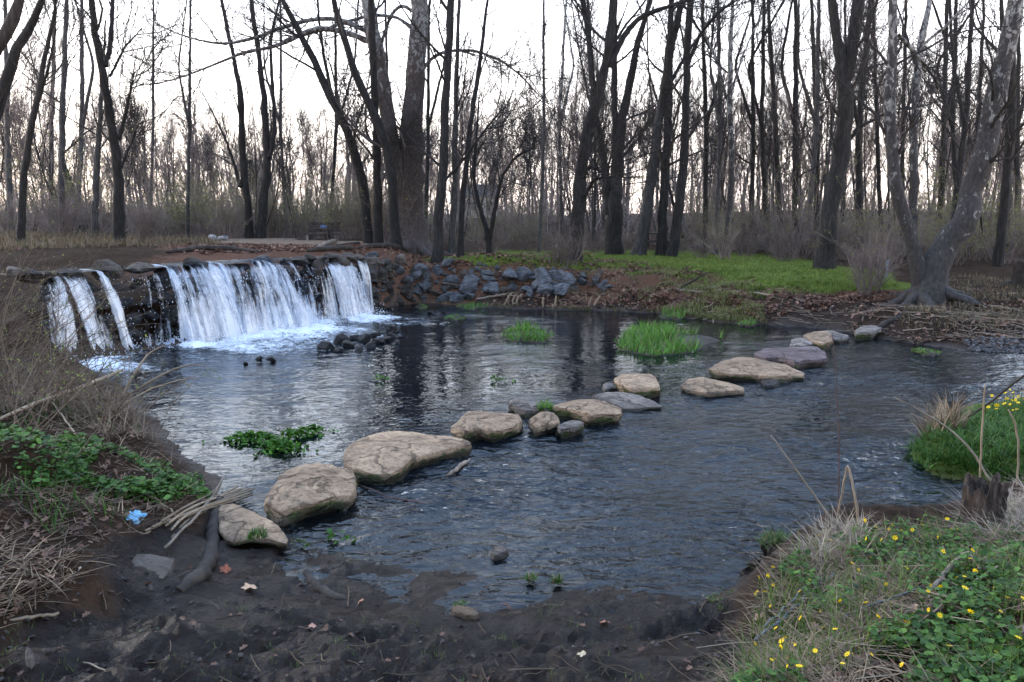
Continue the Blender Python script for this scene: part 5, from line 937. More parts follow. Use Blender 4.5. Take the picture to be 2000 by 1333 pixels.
tuft([(480, 1055), (490, 1042), (520, 1040), (520, 1055)], 160, .06, .16, 'spiky green tuft on the mud-caked stone', .0035, GRN0, GRN1, zb=.16, base=False)
tuft([(565, 1062), (580, 1055), (612, 1064), (590, 1072)], 160, .02, .06, 'mossy fringe beside the mud-caked stone', .003, (.03, .06, .01), (.07, .12, .02), zb=.04, base=False)
tuft([(880, 1185), (890, 1176), (915, 1176), (910, 1186)], 90, .02, .05, 'tiny grass beside the pale oblong stone', .002, GRN0, GRN1, zb=.14, base=False)
# watercress: rosettes of round bright leaves on the water
def cress(pix, n, r, label):
    c = np.array([W(a, b, 0) for a, b in pix]); root = thing('watercress', label, 'water plant', tuple(c.mean(0)), 'floating watercress'); k = rng.integers(0, len(c), n); rad = np.abs(rng.normal(0, r, n)); th = rng.uniform(0, 6.28, n)
    pos = c[k] + np.column_stack([np.cos(th) * rad * 1.4, np.sin(th) * rad, .015 + .07 * np.exp(-(rad / r) ** 2) * rng.uniform(.3, 1.2, n)]); v, f = scatter(CV, CF, pos, rng.uniform(.02, .045, n), rng.uniform(0, 6.28, n), rng.normal(0, .5, n), rng.normal(0, .5, n)); part('leaf', v, f, MAT['leafcol'], root, smooth=False, col=np.repeat(mixcol((.022, .085, .01), (.09, .21, .022), n, .2), 12, 0))['kind'] = 'stuff'
cress([(470, 862), (490, 860), (510, 862), (525, 866)], 520, .09, 'left clump of bright green watercress on the pool'); cress([(535, 878), (550, 874), (560, 884)], 380, .08, 'middle clump of bright green watercress nearest the camera'); cress([(565, 856), (590, 852), (612, 846)], 380, .07, 'right clump of bright green watercress pointing at the stones')
cress([(738, 744), (750, 746)], 40, .05, 'tiny sprig of watercress in mid pool'); cress([(966, 746), (984, 747)], 36, .05, 'small floating sprig behind the stepping stones'); cress([(645, 1060), (672, 1060)], 22, .03, 'yellowish sprig floating near the mud shore')

# ---- celandine flowers, one object each
fv_ = []; ff_ = []
for k in range(8):
    a = k / 8 * 6.283; b0 = np.array([np.cos(a), np.sin(a)]); s0 = np.array([-b0[1], b0[0]]); fv_ += [[*(b0 * .06), 0], [*(b0 * .3 + s0 * .14), .1], [*(b0 * .55), .12], [*(b0 * .3 - s0 * .14), .1]]; ff_.append([k * 4, k * 4 + 1, k * 4 + 2, k * 4 + 3])
FLW = mesh('blossom', np.array(fv_), np.array(ff_), MAT['flower'], smooth=False, col=np.tile([.85, .58, .01], (32, 1)))
cv, cf = tubes(np.array([[[0, 0, -.02], [0, 0, .1]]]), np.array([[.1, .07]]), 6); CEN = mesh('flower_eye', cv, [cf, np.array([[6, 7, 8, 9, 10, 11]])], MAT['flower'], col=np.tile([.6, .36, .01], (12, 1)))
sv_, sf_ = tubes(np.array([[[.01, 0, -1], [.04, .02, -.6], [.02, 0, -.25], [0, 0, 0]]]), np.full((1, 4), .018), 4); STM = mesh('stem', sv_, sf_, MAT['leafcol'], col=np.tile([.08, .14, .04], (len(sv_), 1)))
def flower(p, h, s, label, group):
    o = thing('yellow_flower', label, 'flower', p, group); rot = (random.gauss(.3, .6), random.gauss(0, .6), random.uniform(0, 6)); place('stem', STM, o, (0, 0, h), (0, 0, rot[2]), (h, h, h)); ss = s * random.uniform(.75, 1.2); b = place('blossom', FLW, o, (0, 0, h), rot, (ss, ss, ss * random.choice((.6, 1, 1.8)))); place('flower_eye', CEN, b)
FLPX = [(1598, 1025 + 22), (1622, 1050), (1688, 1030), (1710, 1028), (1735, 1030), (1742, 1034), (1750, 1045), (1760, 1036), (1780, 1040), (1790, 1052), (1800, 1030), (1848, 1020), (1830, 1055), (1856, 1042), (1868, 1048), (1675, 1108), (1662, 1112), (1768, 1118), (1818, 1150), (1812, 1142), (1845, 1135), (1790, 1162), (1810, 1170), (1826, 1158), (1833, 1158), (1866, 1142), (1880, 1150), (1895, 1095), (1892, 1107), (1902, 1125), (1500, 1122), (1508, 1118), (1510, 1132), (1498, 1138), (1480, 1148), (1478, 1156), (1474, 1160), (1492, 1176), (1504, 1190), (1712, 1230), (1832, 1222), (1812, 1210), (1892, 1216), (1952, 1202), (1990, 1228), (1628, 1254), (1606, 1226), (1562, 1224), (1532, 1242), (1548, 1250), (1514, 1232), (1526, 1262), (1538, 1264), (1552, 1268), (1525, 1272), (1473, 1266), (1513, 1286), (1522, 1286), (1546, 1286), (1644, 1304), (1654, 1285), (1664, 1280), (1942, 1282), (1984, 1274), (1536, 1322), (1505, 1308), (1537, 1312), (1558, 1333), (1768, 1228), (1700, 1092), (1720, 1064), (1745, 1070), (1690, 1060), (1840, 1090), (1860, 1075), (1940, 1160), (1965, 1180), (1880, 1180), (1580, 1150), (1560, 1170), (1600, 1200), (1640, 1180), (1690, 1180), (1730, 1140), (1590, 1290), (1700, 1290), (1760, 1300), (1850, 1290)]
fp_ = np.array(FLPX, float); a = (fp_[:, 0] - 1000) / F; b = (666.5 - fp_[:, 1] - 18) / F; t = (.4 - CAMH) / (-SP + b * CP); xy = np.column_stack([a * t, (CP + b * SP) * t])
for _ in range(3):
    g_ = land(xy[:, 0], xy[:, 1]); t = (g_ + .03 - CAMH) / (-SP + b * CP); xy = np.column_stack([a * t, (CP + b * SP) * t])
g_ = land(xy[:, 0], xy[:, 1]); dd_ = sdf(xy[:, 0], xy[:, 1], POLY)
for i in range(len(xy)):
    if dd_[i] < .02: continue
    zone = 'along the water-side rim' if fp_[i, 1] < 1080 else ('on the lower left slope' if fp_[i, 0] < 1600 else 'on the open slope in front of the stump')
    flower((*xy[i], g_[i]), random.uniform(.06, .14), random.uniform(.017, .029), 'yellow starry flower %s of the right bank' % zone, 'yellow flowers %s' % zone)
c, d = pix_sample([(1890, 825), (1920, 800), (2000, 785), (2000, 820), (1930, 835)], .25, 22)
for p in c[d > .05]: flower(p, random.uniform(.1, .2), random.uniform(.03, .045), 'yellow flower in the long grass of the right-hand spit', 'yellow flowers on the spit')

# twigs and straw bits trodden into the mud and strewn over the banks
def bits(name, label, poly, z, n, l0, l1, r, c0, c1, lift=.008, off=.02):
    pos, d = pix_sample(poly, z, n); pos = near_off(pos, d, off); n = len(pos); a = rng.uniform(0, 6.28, n); L = rng.uniform(l0, l1, n); t = np.linspace(-.5, .5, 4)
    x = pos[:, 0:1] + np.cos(a)[:, None] * L[:, None] * t; y = pos[:, 1:2] + np.sin(a)[:, None] * L[:, None] * t + rng.normal(0, .06, (n, 4)) * L[:, None]; zz = land(x, y) + lift; zz = zz * .4 + zz.mean(1, keepdims=True) * .6 + .004
    v, f = tubes(np.stack([x, y, zz], -1), r * rng.uniform(.5, 1.5, (n, 1)) * np.ones((1, 4)), 4); solo(name, v, f, MAT['drycol'], label, None, None, 'stuff', col=np.repeat(mixcol(c0, c1, n, .2), 16, 0))
bits('mud_twigs', 'bits of twig and straw trodden into the mud', [(0, 1100), (500, 1060), (900, 1140), (1400, 1180), (1470, 1400), (0, 1420)], .2, 170, .04, .22, .0022, (.02, .015, .012), (.16, .115, .075))
bits('left_bank_twigs', 'dead twigs strewn over the left bank', [(-60, 760), (150, 770), (300, 850), (420, 950), (340, 1010), (150, 1130), (-60, 1220)], .4, 420, .08, .4, .0019, (.03, .022, .016), (.2, .145, .095), .02)
bits('right_bank_twigs', 'dead stems lying over the right bank', MOUND, .4, 380, .1, .5, .0022, (.08, .06, .045), (.34, .27, .19), .05)
bits('far_bank_twigs', 'dead sticks strewn over the far shore', [(1000, 575), (1300, 575), (1640, 585), (1960, 600), (2040, 660), (1700, 650), (1400, 615), (1000, 598)], .3, 420, .2, .9, .006, (.04, .03, .022), (.3, .24, .18), .02)

# ================================================================== SINGLE THINGS
def mat_plain(name, c, rough=.8): m, nt, p = newmat(name); p.inputs['Base Color'].default_value = (*c, 1); p.inputs['Roughness'].default_value = rough; return m
MAT['log'] = noisemat('log_bark', [(.3, (0.01365, 0.01053, 0.00858)), (.55, (0.0351, 0.0273, 0.02184)), (.75, (0.078, 0.06438, 0.0507))], 6, 8, .85, .9, .02, 12, (1, 1, 1), .15)
MAT['pale_wood'] = noisemat('pale_wood', [(.3, (0.104, 0.078, 0.0585)), (.7, (0.273, 0.221, 0.169))], 8, 8, .85, .6, .01, 18, (1, 1, 1), .2)
MAT['heartwood'] = noisemat('heartwood', [(.35, (.05, .022, .008)), (.6, (.28, .14, .04))], 30, 6, .8, .8, .01)
MAT['cane'] = noisemat('dry_cane', [(.3, (0.13, 0.09425, 0.06175)), (.7, (0.273, 0.2145, 0.1495))], 6, 5, .7, .3, .004)
MAT['grey_stem'] = noisemat('grey_stem', [(.3, (0.078, 0.0845, 0.091)), (.7, (0.182, 0.195, 0.2015))], 12, 5, .7, .3, .003)
MAT['red_stem'] = noisemat('red_stem', [(.3, (0.0585, 0.02925, 0.026)), (.7, (0.13, 0.078, 0.065))], 12, 5, .7, .3, .003)
MAT['stump_wood'] = noisemat('stump_wood', [(.32, (0.0195, 0.0143, 0.0117)), (.55, (0.078, 0.0585, 0.0468)), (.72, (0.195, 0.1625, 0.1365))], 4, 9, .9, 1.0, .03, 8, (14, 14, 2.2), .1)
def lay(pts, lift=0.0, k=16, jit=.004):
    """pixel polyline lying on the land: (px, py, width px) -> points and radii"""
    o = []
    for px, py, w in pts: p = hit(px, py); r = w / 2 * p[1] / F; o.append((p[0], p[1], max(p[2], 0) + r * .6 + lift, r))
    q = resample(o, k); P = q[:, :3] + rng.normal(0, jit, (k, 3)); return P, q[:, 3]
def capped(P, R, s=9):
    V, Fq = tubes(P[None], R[None], s); n = len(V); return V, [Fq, np.arange(s)[::-1][None], np.arange(n - s, n)[None]]
def stick(name, label, pts, mat, cat='stick', lift=0.0, k=14, s=7, jit=.004, group=None):
    P, R = lay(pts, lift, k, jit); R = R * (1 + .08 * rng.normal(size=len(R))); V, Fs = capped(P, R, s); return solo(name, V, Fs, MAT[mat], label, cat, group)
def air(name, label, pts, mat, Y0, Y1=None, cat='stem', k=14, s=5, jit=.0015):
    Y1 = Y0 if Y1 is None else Y1; n = len(pts); q = []
    for j, (px, py, w) in enumerate(pts): Y = Y0 + (Y1 - Y0) * j / (n - 1); q.append((*D(px, py, Y), w / 2 * Y / F))
    q = resample(q, k); V, Fs = capped(q[:, :3] + rng.normal(0, jit, (k, 3)), q[:, 3], s); return solo(name, V, Fs, MAT[mat], label, cat)
# log with a sawn end on the mud
P, R = lay([(426, 985, 23), (420, 1040, 26), (412, 1090, 29), (398, 1122, 30), (372, 1148, 28), (350, 1162, 27)], 0, 30, .006); R = R * (1 + .1 * rng.normal(size=30))
lg = thing('log', 'bent mud-stained log with a rotten orange end lying on the mud', 'log', P[-1] - [0, 0, R[-1]]); V, Fq = tubes(P[None], R[None], 12); part('bark', V, [Fq, np.arange(12)[::-1][None]], MAT['log'], lg)
t_ = nrm(P[-1] - P[-2]); e1 = nrm(np.cross(t_, [0, 0, 1.])); e2 = np.cross(t_, e1); th = np.arange(12) / 12 * 6.283; rg = [P[-1] + t_ * .002 + (np.cos(th)[:, None] * e1 + np.sin(th)[:, None] * e2) * R[-1] * k for k in (1.0, .8, .7)]; rg[2] = rg[2] - t_ * .03
i = np.arange(36).reshape(3, 12); j = np.roll(i, -1, 1); part('rotten_end', np.concatenate(rg), [np.stack([i[:-1], j[:-1], j[1:], i[1:]], -1).reshape(-1, 4), i[2:]], MAT['heartwood'], lg)
stick('log', 'short dark log with peeled patches half sunk in the mud', [(600, 1132, 15), (618, 1148, 20), (645, 1166, 22), (668, 1176, 18), (680, 1180, 10)], 'log', 'log', -.01, 18, 9)
stick('driftwood', 'thin forked driftwood caught in the riffle below the largest stone', [(872, 948, 5), (890, 931, 8), (906, 919, 8), (918, 912, 5)], 'pale_wood', 'stick', .03)
stick('stem', 'long thin reddish stem trailing in the water from the big lumpy stone', [(706, 962, 3), (760, 984, 3), (830, 998, 4), (905, 1007, 5)], 'red_stem', 'stem', .02)
stick('branch', 'long straight dead branch slanting down across the reeds to the mud', [(436, 952, 4), (415, 988, 5), (370, 1038, 6), (322, 1088, 6)], 'pale_wood', 'branch', .05)
bd = thing('reed_bundle', 'bundle of dead tan reeds lying between the bag and the log', 'reeds', hit(365, 1020))
for i in range(15):
    o1 = random.uniform(-14, 14); P, R = lay([(298 + random.uniform(-20, 40), 1044 + o1, random.uniform(4, 7)), (365, 1010 + o1 * .9, 6), (430 + random.uniform(-15, 70), 978 + o1 * .5 - random.uniform(0, 18), 4)], .015 + .012 * (i % 4), 8, .002); V, Fs = capped(P, R, 5); part('reed', V, Fs, MAT['cane'], bd)
for lb, pts, mt, lf in (('long bare cane running from the left edge over the dark water', [(-10, 850, 6), (90, 806, 7), (180, 770, 7), (240, 745, 6)], 'cane', .12), ('straw stem lying on the left slope below the brambles', [(20, 935, 4), (60, 965, 4), (105, 998, 3)], 'cane', .03), ('broken straw stem crossing the green leaves of the left bank', [(105, 800, 3), (140, 850, 4), (165, 888, 4)], 'cane', .06),
                        ('bent pale stem pointing at the blue bag', [(265, 960, 4), (300, 985, 5), (340, 1012, 4)], 'cane', .04), ('tan reed stalk on the mud at the left edge', [(-10, 1222, 8), (50, 1214, 8), (112, 1205, 7)], 'cane', .01), ('long thin straw on the mud at the lower left', [(112, 1268, 4), (150, 1292, 4), (240, 1328, 4)], 'cane', .01), ('thin straw stalk on the mud below the slab', [(165, 1188, 4), (190, 1196, 4), (215, 1203, 3)], 'cane', .01),
                        ('stub of stick poking from under the broken slab', [(294, 1122, 8), (294, 1140, 10), (294, 1156, 9)], 'log', .0), ('dark twig leaning on the mud beside the slab', [(230, 1092, 7), (195, 1100, 9), (165, 1106, 5)], 'log', .01)): stick('stem', lb, pts, mt, 'stem', lf)
a1 = W(250, 745, .25); 
for lb, pts in (('upper long bare twig arching out over the water from the left bank', [(160, 815, 5), (240, 778, 5), (310, 735, 5), (350, 716, 4), (392, 712, 2)]), ('lower long bare twig beside the upper arching one', [(230, 795, 4), (290, 762, 4), (340, 745, 3), (380, 738, 2)]), ('upright bare twig crossing in front of the falls', [(236, 780, 5), (262, 730, 5), (290, 690, 4), (320, 675, 2)])): air('twig', lb, pts, 'cane', 8.4, 9.0, 'twig')
# blue plastic bag
p = hit(262, 1022); bm = bmesh.new(); bmesh.ops.create_icosphere(bm, subdivisions=4, radius=.5); co = np.array([v.co for v in bm.verts]); n1 = np.abs(fbm(co[:, 0] * 3, co[:, 1] * 3, co[:, 2] * 3, 4, 515, .6)); n2 = fbm(co[:, 0] * 1.6 + 4, co[:, 1] * 1.6, co[:, 2] * 1.6, 2, 520)
co = co * (.62 + 1.0 * n1 + .5 * n2)[:, None]; co[:, 2] *= .75; co[:, 0] += np.where(co[:, 2] > .15, -(co[:, 2] - .15) * .5, 0); co[:, 2] = np.where(co[:, 2] > .12, .12 + (co[:, 2] - .12) * 1.5 * np.clip(1 - np.abs(co[:, 0] + .2) * 2, .3, 1.4), co[:, 2]); fa = np.array([[v.index for v in f.verts] for f in bm.faces]); bm.free()
m, nt, pb = newmat('blue_plastic'); nt.links.new(ramp(nt, noise(nt, objco(nt), 14, 4), [(.3, (.06, .25, .45)), (.7, (.22, .46, .62))]), pb.inputs['Base Color']); pb.inputs['Roughness'].default_value = .35; nt.links.new(bump(nt, noise(nt, objco(nt), 30, 6, .7), .8, .02), pb.inputs['Normal'])
solo('plastic_bag', co * .15 + p + [0, 0, .035], fa, m, 'crumpled pale blue plastic bag on the dirt of the left bank', 'bag', smooth=False)
# sticks and stalks on the right bank
for nm, lb, pts, mt, lf in (('branch', 'thick bluish-grey stalk slanting across the right bank', [(1474, 1278, 7), (1530, 1232, 8), (1590, 1178, 8), (1626, 1148, 6)], 'grey_stem', .07), ('stem', 'thin grey stalk beside the thick bluish one', [(1490, 1258, 4), (1530, 1218, 4), (1574, 1172, 3)], 'grey_stem', .08), ('branch', 'brown barked stick lying below the rim of the right bank', [(1688, 1096, 5), (1740, 1086, 8), (1790, 1084, 7), (1828, 1082, 8)], 'log', .07),
                            ('branch', 'hooked tan dead stalk standing out of the ground cover', [(1818, 1194, 9), (1846, 1160, 12), (1876, 1124, 10), (1888, 1122, 8), (1902, 1138, 8), (1910, 1150, 6)], 'pale_wood', .1), ('stem', 'long thin grey stem lying across the middle of the right bank', [(1612, 1242, 3), (1700, 1212, 5), (1760, 1190, 4), (1804, 1178, 4)], 'grey_stem', .07), ('stem', 'long pale stem rising to the right past the hooked stalk', [(1780, 1268, 4), (1850, 1212, 5), (1900, 1178, 6), (1942, 1142, 5)], 'cane', .09),
                            ('stem', 'pale straw stem at the lower right corner', [(1960, 1320, 5), (1985, 1285, 5), (2010, 1250, 5)], 'cane', .08), ('stem', 'broken pale stub near the bottom of the right bank', [(1740, 1306, 5), (1770, 1298, 5), (1800, 1292, 4)], 'pale_wood', .05)): stick(nm, lb, pts, mt, 'stick', lf)
air('reed', 'tall dead reed folded into an upside-down V above the right bank', [(1630, 1035, 4), (1640, 985, 4), (1656, 901, 5), (1666, 950, 5), (1676, 1005, 6), (1686, 1060, 6)], 'cane', 4.75, 4.6, 'reed', 24)
air('stalk', 'tall thin reddish stalk standing in front of the water', [(1632, 1045, 3), (1638, 960, 2.4), (1640, 860, 2), (1634, 760, 1.6), (1626, 650, 1)], 'red_stem', 4.8, 4.7)
air('stalk', 'straight tan stalk in front of the spit of grass', [(1912, 1000, 4), (1915, 900, 4), (1921, 800, 4), (1925, 750, 2)], 'cane', 5.2, 5.1)
air('twig', 'budding twig leaning left from the stump over the water', [(1935, 945, 5), (1905, 890, 5), (1860, 840, 4), (1800, 805, 3), (1745, 775, 2)], 'pale_wood', 5.3, 5.6, 'twig')
air('branch', 'dark straight branch poking in from the right edge', [(2030, 715, 6), (1985, 745, 5), (1930, 790, 5), (1890, 815, 4)], 'log', 6.0, 6.2, 'branch')
air('stalk', 'slender leaning straw stalk at the left of the folded reed', [(1660, 1060, 6), (1620, 1010, 5), (1588, 965, 4), (1545, 905, 3), (1505, 850, 2)], 'cane', 4.7, 4.9)
air('stalk', 'short upright reddish stalk right of the folded reed', [(1990, 1110, 4), (1960, 1050, 5), (1925, 1130, 4), (1905, 1200, 4)], 'red_stem', 4.3, 4.0)
air('stalk', 'pale dead stalk bent over at the right edge', [(1985, 960, 4), (1990, 880, 4), (1985, 830, 4), (1970, 800, 3)], 'cane', 5.3, 5.3)
# broken stump on the right bank
def stump(px, py, w, h, label, seed, mat='log', jag=.35, flare=.35):
    p = hit(px, py); r = w / 2 * p[1] / F; hh = h * p[1] / F; M = 72; th = np.arange(M) / M * 6.283; rg = []; root = thing('tree_stump', label, 'stump', p - [0, 0, .05]); q = np.random.default_rng(seed)
    rib = 1 + .16 * (fbm(np.cos(th) * 2.2 + seed, np.sin(th) * 2.2, oct=3, seed=seed)) + .05 * np.sin(th * 7 + seed); top = 1 + jag * fbm(np.cos(th) * 2, np.sin(th) * 2 + 3, oct=4, seed=seed + 2) + .5 * jag * fbm(np.cos(th) * 9, np.sin(th) * 9, oct=2, seed=seed + 4)
    for k in np.linspace(0, 1, 9): rr = r * (1 + flare * (1 - k) ** 3 * (1 + .6 * np.sin(th * 4 + 1))) * rib * (1 + .04 * q.normal(size=M)); rg.append(np.column_stack([p[0] + np.cos(th) * rr, p[1] + np.sin(th) * rr, p[2] - .06 + (hh + .06) * k * (1 + (top - 1) * k ** 2)]))
    nb = len(rg); inn = rg[-1].copy(); inn[:, :2] = p[:2] + (inn[:, :2] - p[:2]) * .86; in2 = inn.copy(); in2[:, :2] = p[:2] + (inn[:, :2] - p[:2]) * .6; in2[:, 2] -= hh * .3; i = np.arange(M * nb).reshape(nb, M); j = np.roll(i, -1, 1); part('bark', np.concatenate(rg), np.stack([i[:-1], j[:-1], j[1:], i[1:]], -1).reshape(-1, 4), MAT[mat], root)
    i = np.arange(M * 3).reshape(3, M); j = np.roll(i, -1, 1); part('broken_top', np.concatenate([rg[-1], inn, in2]), [np.stack([i[:-1], j[:-1], j[1:], i[1:]], -1).reshape(-1, 4), i[2:]], MAT['stump_wood'], root, smooth=False)
    for k in range(3): a = q.uniform(2.6, 5.2); s = np.array([p[0] + math.cos(a) * r, p[1] + math.sin(a) * r, p[2] + hh * .15]); e_ = s + np.array([math.cos(a) * r * 1.8, math.sin(a) * r * 1.2, -hh * .22]); P = resample(np.column_stack([np.stack([s, (s + e_) / 2 + [0, 0, .02], e_]), [r * .35, r * .25, r * .1]]), 8); V, Fs = capped(P[:, :3], P[:, 3], 6); part('root', V, Fs, MAT[mat], root)
stump(1916, 1052, 78, 112, 'weathered broken stump with jagged top among dead grass on the right bank', 5, 'stump_wood')
stump(1996, 560, 34, 46, 'dark rotten stump at the far right edge behind the leaning tree', 9, jag=.2)
# driftwood at the crest and far bank
for lb, pts, mt, ct in (('black fallen log lying along the bank behind the falls', [(325, 497, 6), (370, 492, 10), (420, 490, 13), (465, 491, 10), (505, 495, 5)], 'log', 'log'), ('pale broken log end on the driftwood heap at the dam', [(622, 487, 7), (640, 480, 11), (655, 475, 8)], 'pale_wood', 'log'), ('dark log under the pale one on the driftwood heap', [(600, 494, 7), (640, 490, 11), (690, 488, 7)], 'log', 'log'), ('brown branch leaning over the driftwood heap', [(605, 484, 6), (650, 486, 8), (700, 478, 6)], 'log', 'branch'), ('thick dark root running from the sycamore to the driftwood heap', [(700, 488, 6), (730, 485, 11), (765, 487, 14), (790, 492, 12)], 'log', 'root'),
                        ('bleached white branch lying at the edge of the field', [(1405, 574, 5), (1440, 574, 6), (1480, 577, 6), (1510, 580, 3)], 'pale_wood', 'branch'), ('pale broken branch left of the bleached one', [(1322, 570, 6), (1345, 572, 5), (1375, 574, 4)], 'pale_wood', 'branch'), ('pale driftwood stick at the foot of the boulders', [(915, 590, 4), (960, 583, 5), (1005, 576, 4)], 'pale_wood', 'stick'), ('white branch on the ground at the right edge', [(1930, 600, 4), (1965, 606, 5), (1998, 612, 4)], 'pale_wood', 'branch'), ('tangled roots at the right shore beside the isolated stone', [(1700, 660, 10), (1725, 640, 14), (1752, 628, 10), (1770, 610, 6)], 'log', 'root')): stick('branch' if ct != 'log' else 'log', lb, pts, mt, ct, .02)
air('branch', 'dark stick propped up at the edge of the field', [(1322, 565, 6), (1350, 551, 5), (1382, 532, 3)], 'log', hit(1330, 566)[1], cat='branch')
for i, (px, py) in enumerate(((985, 598), (993, 596), (1003, 598), (1062, 603), (1150, 603), (1160, 600), (1085, 600), (1010, 597))):
    p = hit(px, py); Y = p[1]; air('reed', 'short dead reed stub standing at the far waterline', [(px, py, 4), (px + random.uniform(-4, 8), py - 12, 4), (px + random.uniform(-6, 14), py - 22, 3)], 'cane', Y, None, 'reed', 6)['group'] = 'reed stubs on the far shore'
# park bench beyond the path
p = hit(630, 470); bl = 62 * p[1] / F; p = p - np.array([0, 0, .22]); MAT['bench_wood'] = noisemat('bench_wood', [(.3, (.02, .017, .015)), (.7, (.06, .05, .042))], 9, 5, .8, .3, .004); MAT['concrete'] = noisemat('concrete', [(.3, (0.12, 0.108, 0.096)), (.7, (0.216, 0.198, 0.18))], 9, 6, .9, .4, .006)
def box(c, s, rx=0.0):
    x, y, z = np.array(s) / 2; V = np.array([[a, b, d] for a in (-x, x) for b in (-y, y) for d in (-z, z)]); c_, s_ = math.cos(rx), math.sin(rx); V = np.column_stack([V[:, 0], V[:, 1] * c_ - V[:, 2] * s_, V[:, 1] * s_ + V[:, 2] * c_]); return V + np.array(c), np.array([[0, 1, 3, 2], [4, 6, 7, 5], [0, 4, 5, 1], [2, 3, 7, 6], [0, 2, 6, 4], [1, 5, 7, 3]])
bn = thing('park_bench', 'dark slatted park bench with a small blue plaque beyond the path', 'bench', p)
for k in range(3): v, f = box(p + [0, -.1 + .13 * k, .43], (bl, .1, .04)); part('seat_slat', v, f, MAT['bench_wood'], bn, smooth=False)
for k in range(3): v, f = box(p + [0, .3 + .02 * k, .56 + .12 * k], (bl, .035, .095), -.15); part('back_slat', v, f, MAT['bench_wood'], bn, smooth=False)
for sx in (-1, 1):
    v, f = box(p + [sx * bl * .43, .05, .19], (.09, .5, .44)); part('leg', v, f, MAT['concrete'], bn, smooth=False); v, f = box(p + [sx * bl * .43, .37, .6], (.07, .06, .5), -.15); part('back_support', v, f, MAT['concrete'], bn, smooth=False)
v, f = box(p + [-.02 * bl, .285, .70], (.24, .012, .09), -.15); part('plaque', v, f, mat_plain('plaque_blue', (.05, .16, .42), .4), bn, smooth=False)
# picnic table, posts
p = hit(1273, 500); p = D(1273, 497, 29.5); p[2] = hgt(p[0], p[1]); pt = thing('picnic_table', 'small dark picnic table among the trunks behind the field', 'table', p)
for nm, c, s in (('tabletop', (0, 0, .74), (1.3, .7, .05)), ('bench_seat', (0, -.62, .44), (1.3, .24, .05)), ('bench_seat', (0, .62, .44), (1.3, .24, .05)), ('leg', (-.45, 0, .36), (.08, 1.2, .08)), ('leg', (.45, 0, .36), (.08, 1.2, .08)), ('leg_post', (-.45, .2, .36), (.08, .08, .72)), ('leg_post', (.45, .2, .36), (.08, .08, .72))): v, f = box(p + np.array(c), s); part(nm, v, f, MAT['bench_wood'], pt, smooth=False)
for px, py, w, h, c, lb in ((1088, 505, 6, 28, (.45, .42, .36), 'short pale post at the far edge of the field'), (1731, 545, 5, 36, (.16, .2, .24), 'thin grey post in the brush left of the leaning tree')):
    p = hit(px, py); r = w / 2 * p[1] / F; hh = h * p[1] / F; V, Fs = capped(np.array([p + [0, 0, z] for z in (-.1, hh * .5, hh * .97, hh)]), np.array([r, r, r, r * .6]), 8); solo('post', V, Fs, mat_plain('post_paint', c), lb, 'post')
# dark evergreen at the left
Y = 33; p = D(135, 440, Y); p[2] = hgt(p[0], p[1]); hc = 2.9; ev = thing('evergreen_tree', 'small dark green conifer in the wood at the left', 'tree', p); V, Fq = tubes(np.array([[p, p + [0, 0, hc * .5], p + [0, 0, hc]]]), np.array([[.08, .05, .01]]), 6); part('trunk', V, Fq, MAT['bark_dark'], ev)
n = 5200; tt = rng.uniform(.03, 1, n) ** .8; a = rng.uniform(0, 6.28, n); whorl = np.round(tt * 13) / 13; rad = (1.02 - whorl) * 1.25 * rng.random(n) ** .6; pos = p + np.column_stack([np.cos(a) * rad, np.sin(a) * rad, whorl * hc - rad * .28 + rng.normal(0, .06, n)]); v, f = scatter(LEAF4, LEAFQ, pos, np.column_stack([rng.uniform(.12, .22, n), rng.uniform(.04, .1, n), np.ones(n)]), a + rng.normal(0, .4, n), rng.normal(.35, .3, n), rng.normal(0, .5, n))
part('crown', v, f, MAT['leafcol'], ev, smooth=False, col=np.repeat(mixcol((.008, .022, .012), (.025, .05, .028), n), 4, 0))
# pale houses glimpsed through the trunks
for px, py, Y, w, lb in ((942, 396, 90, 3.6, 'pale house glimpsed through the trunks right of the sycamore'),):
    p = D(px, py, Y); gz = hgt(p[0], p[1]); hs = thing('house', lb, 'house', (p[0], p[1], gz)); hz = p[2] - gz; o_ = np.array([p[0], p[1], gz]); v, f = box(o_ + [0, 0, (hz + .6) / 2], (w, 5, hz + .6)); part('wall', v, f, mat_plain('house_wall', (.4, .37, .33)), hs, smooth=False)
    V = np.array([[-w * .56, -2.8, 0], [w * .56, -2.8, 0], [w * .56, 2.8, 0], [-w * .56, 2.8, 0], [-w * .56, 0, 1.4], [w * .56, 0, 1.4]]) + o_ + [0, 0, hz + .6]; part('roof', V, [np.array([[0, 1, 5, 4], [2, 3, 4, 5], [0, 3, 2, 1]]), np.array([[0, 4, 3], [1, 2, 5]])], mat_plain('house_roof', (.05, .045, .042)), hs, smooth=False)
    for k in (-1, 1): v, f = box(o_ + [k * w * .25, -2.51, hz * .75], (.7, .06, .9)); part('window', v, f, mat_plain('house_glass', (.03, .035, .04), .2), hs, smooth=False)
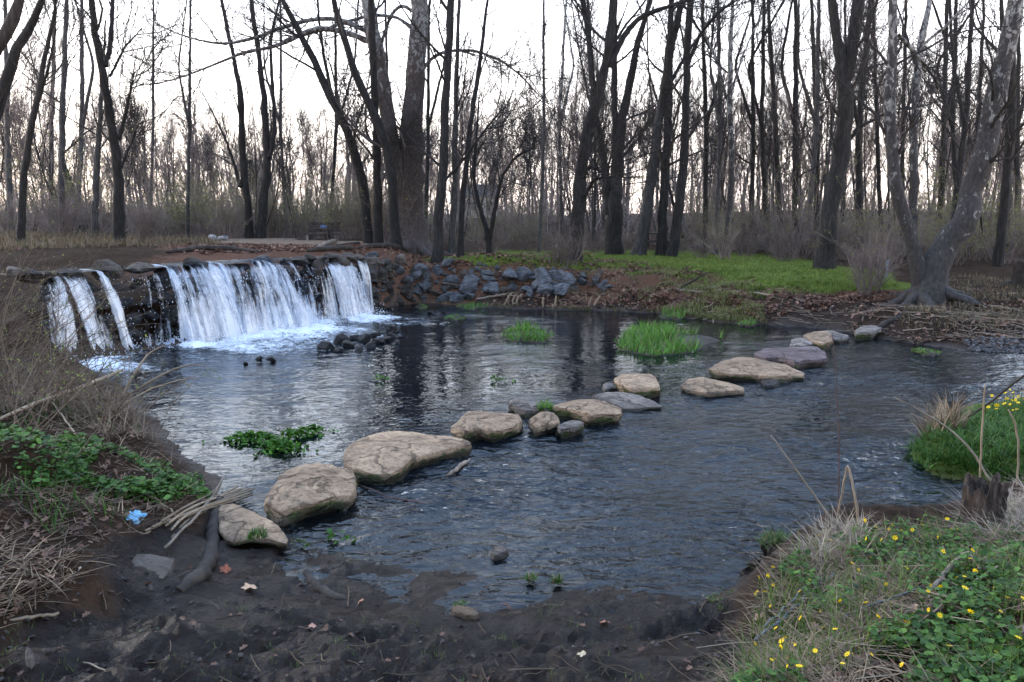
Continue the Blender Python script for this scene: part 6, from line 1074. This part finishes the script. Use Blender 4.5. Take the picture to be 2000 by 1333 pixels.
# single leaves on the mud
ang = np.linspace(0, 6.283, 30, endpoint=False); rl = .5 * (.62 + .38 * np.abs(np.cos(ang * 2.5))); LV = np.column_stack([np.cos(ang) * rl, np.sin(ang) * rl, .08 * np.cos(ang * 2) + .05 * np.sin(ang * 5)]); LV = np.concatenate([LV, [[0, 0, 0]]]); LF = np.array([[i, (i + 1) % 30, 30] for i in range(30)])
for px, py, s, c, lb in ((487, 1153, .1, (.5, .32, .2), 'curled pale orange leaf on the mud between the two logs'), (697, 1182, .085, (.42, .2, .12), 'rusty dead leaf at the end of the short log'), (1180, 1222, .06, (.3, .14, .09), 'small red-brown leaf on the mud near the right bank'), (440, 1118, .07, (.28, .09, .05), 'dark red leaf beside the bent log'), (150, 1120, .05, (.55, .45, .36), 'whitish curled leaf on the mud left of the slab'), (610, 1230, .04, (.4, .22, .16), 'tiny pinkish leaf in the middle of the mud'), (1135, 1285, .045, (.45, .36, .24), 'small tan leaf low in the mud'), (990, 1190, .07, (.12, .05, .035), 'dark brown leaf right of the pale oblong stone'), (210, 975, .09, (.3, .15, .09), 'brown lobed leaf on the left bank above the bag')):
    p = hit(px, py); v, f = scatter(LV, LF, p[None] + [0, 0, .02], np.array([s]), np.array([random.uniform(0, 6)]), np.array([random.gauss(0, .3)]), np.array([random.gauss(0, .3)])); solo('fallen_leaf', v, f, MAT['littercol'], lb, 'leaf', smooth=False, col=np.tile(c, (31, 1)))

# ---- labels that single out each member of a row, counted along the row as one sees it
ORD = 'first second third fourth fifth sixth seventh eighth ninth tenth eleventh twelfth thirteenth fourteenth fifteenth sixteenth seventeenth eighteenth nineteenth twentieth'.split()
ORD += ['twenty-' + w for w in ORD[:9]] + ['thirtieth'] + ['thirty-' + w for w in ORD[:9]]
def number(objs, fmt):
    objs = sorted(objs, key=lambda o: o.location.x / o.location.y)
    for i, o in enumerate(objs): o['label'] = fmt % ORD[i] if i < len(ORD) else o['label']
tops = [o for o in sc.collection.objects if o.parent is None and 'group' in o]
by = {}
for o in tops: by.setdefault(o['group'], []).append(o)
for g, os_ in by.items():
    if g.startswith('slim trunks'): number(os_, 'slim bare trunk ' + g[12:] + ', %s from the left there')
    if g.startswith('wet black rocks'): number(os_, 'wet black rock in the low pool heap, %s from the left')
    if g.startswith('boulders stacked'):
        os_.sort(key=lambda o: o.location.z); number(os_[:len(os_)//2], 'dark boulder low in the corner wall, %s from the left'); number(os_[len(os_)//2:], 'dark boulder high on the corner wall, %s from the left')
    if g.startswith('blue-grey riprap'):
        os_.sort(key=lambda o: o.location.z); k = len(os_) // 3; number(os_[:k], 'angular boulder in the lowest row of the leafy bank, %s from the left'); number(os_[k:2 * k], 'angular boulder in the middle row of the leafy bank, %s from the left'); number(os_[2 * k:], 'angular boulder in the top row of the leafy bank, %s from the left')
    if g.startswith('reed stubs'): number(os_, 'short dead reed stub at the far waterline, %s from the left')
    if g.startswith(('bare brown twiggy', 'background wood')) and len(os_) <= 30: pass
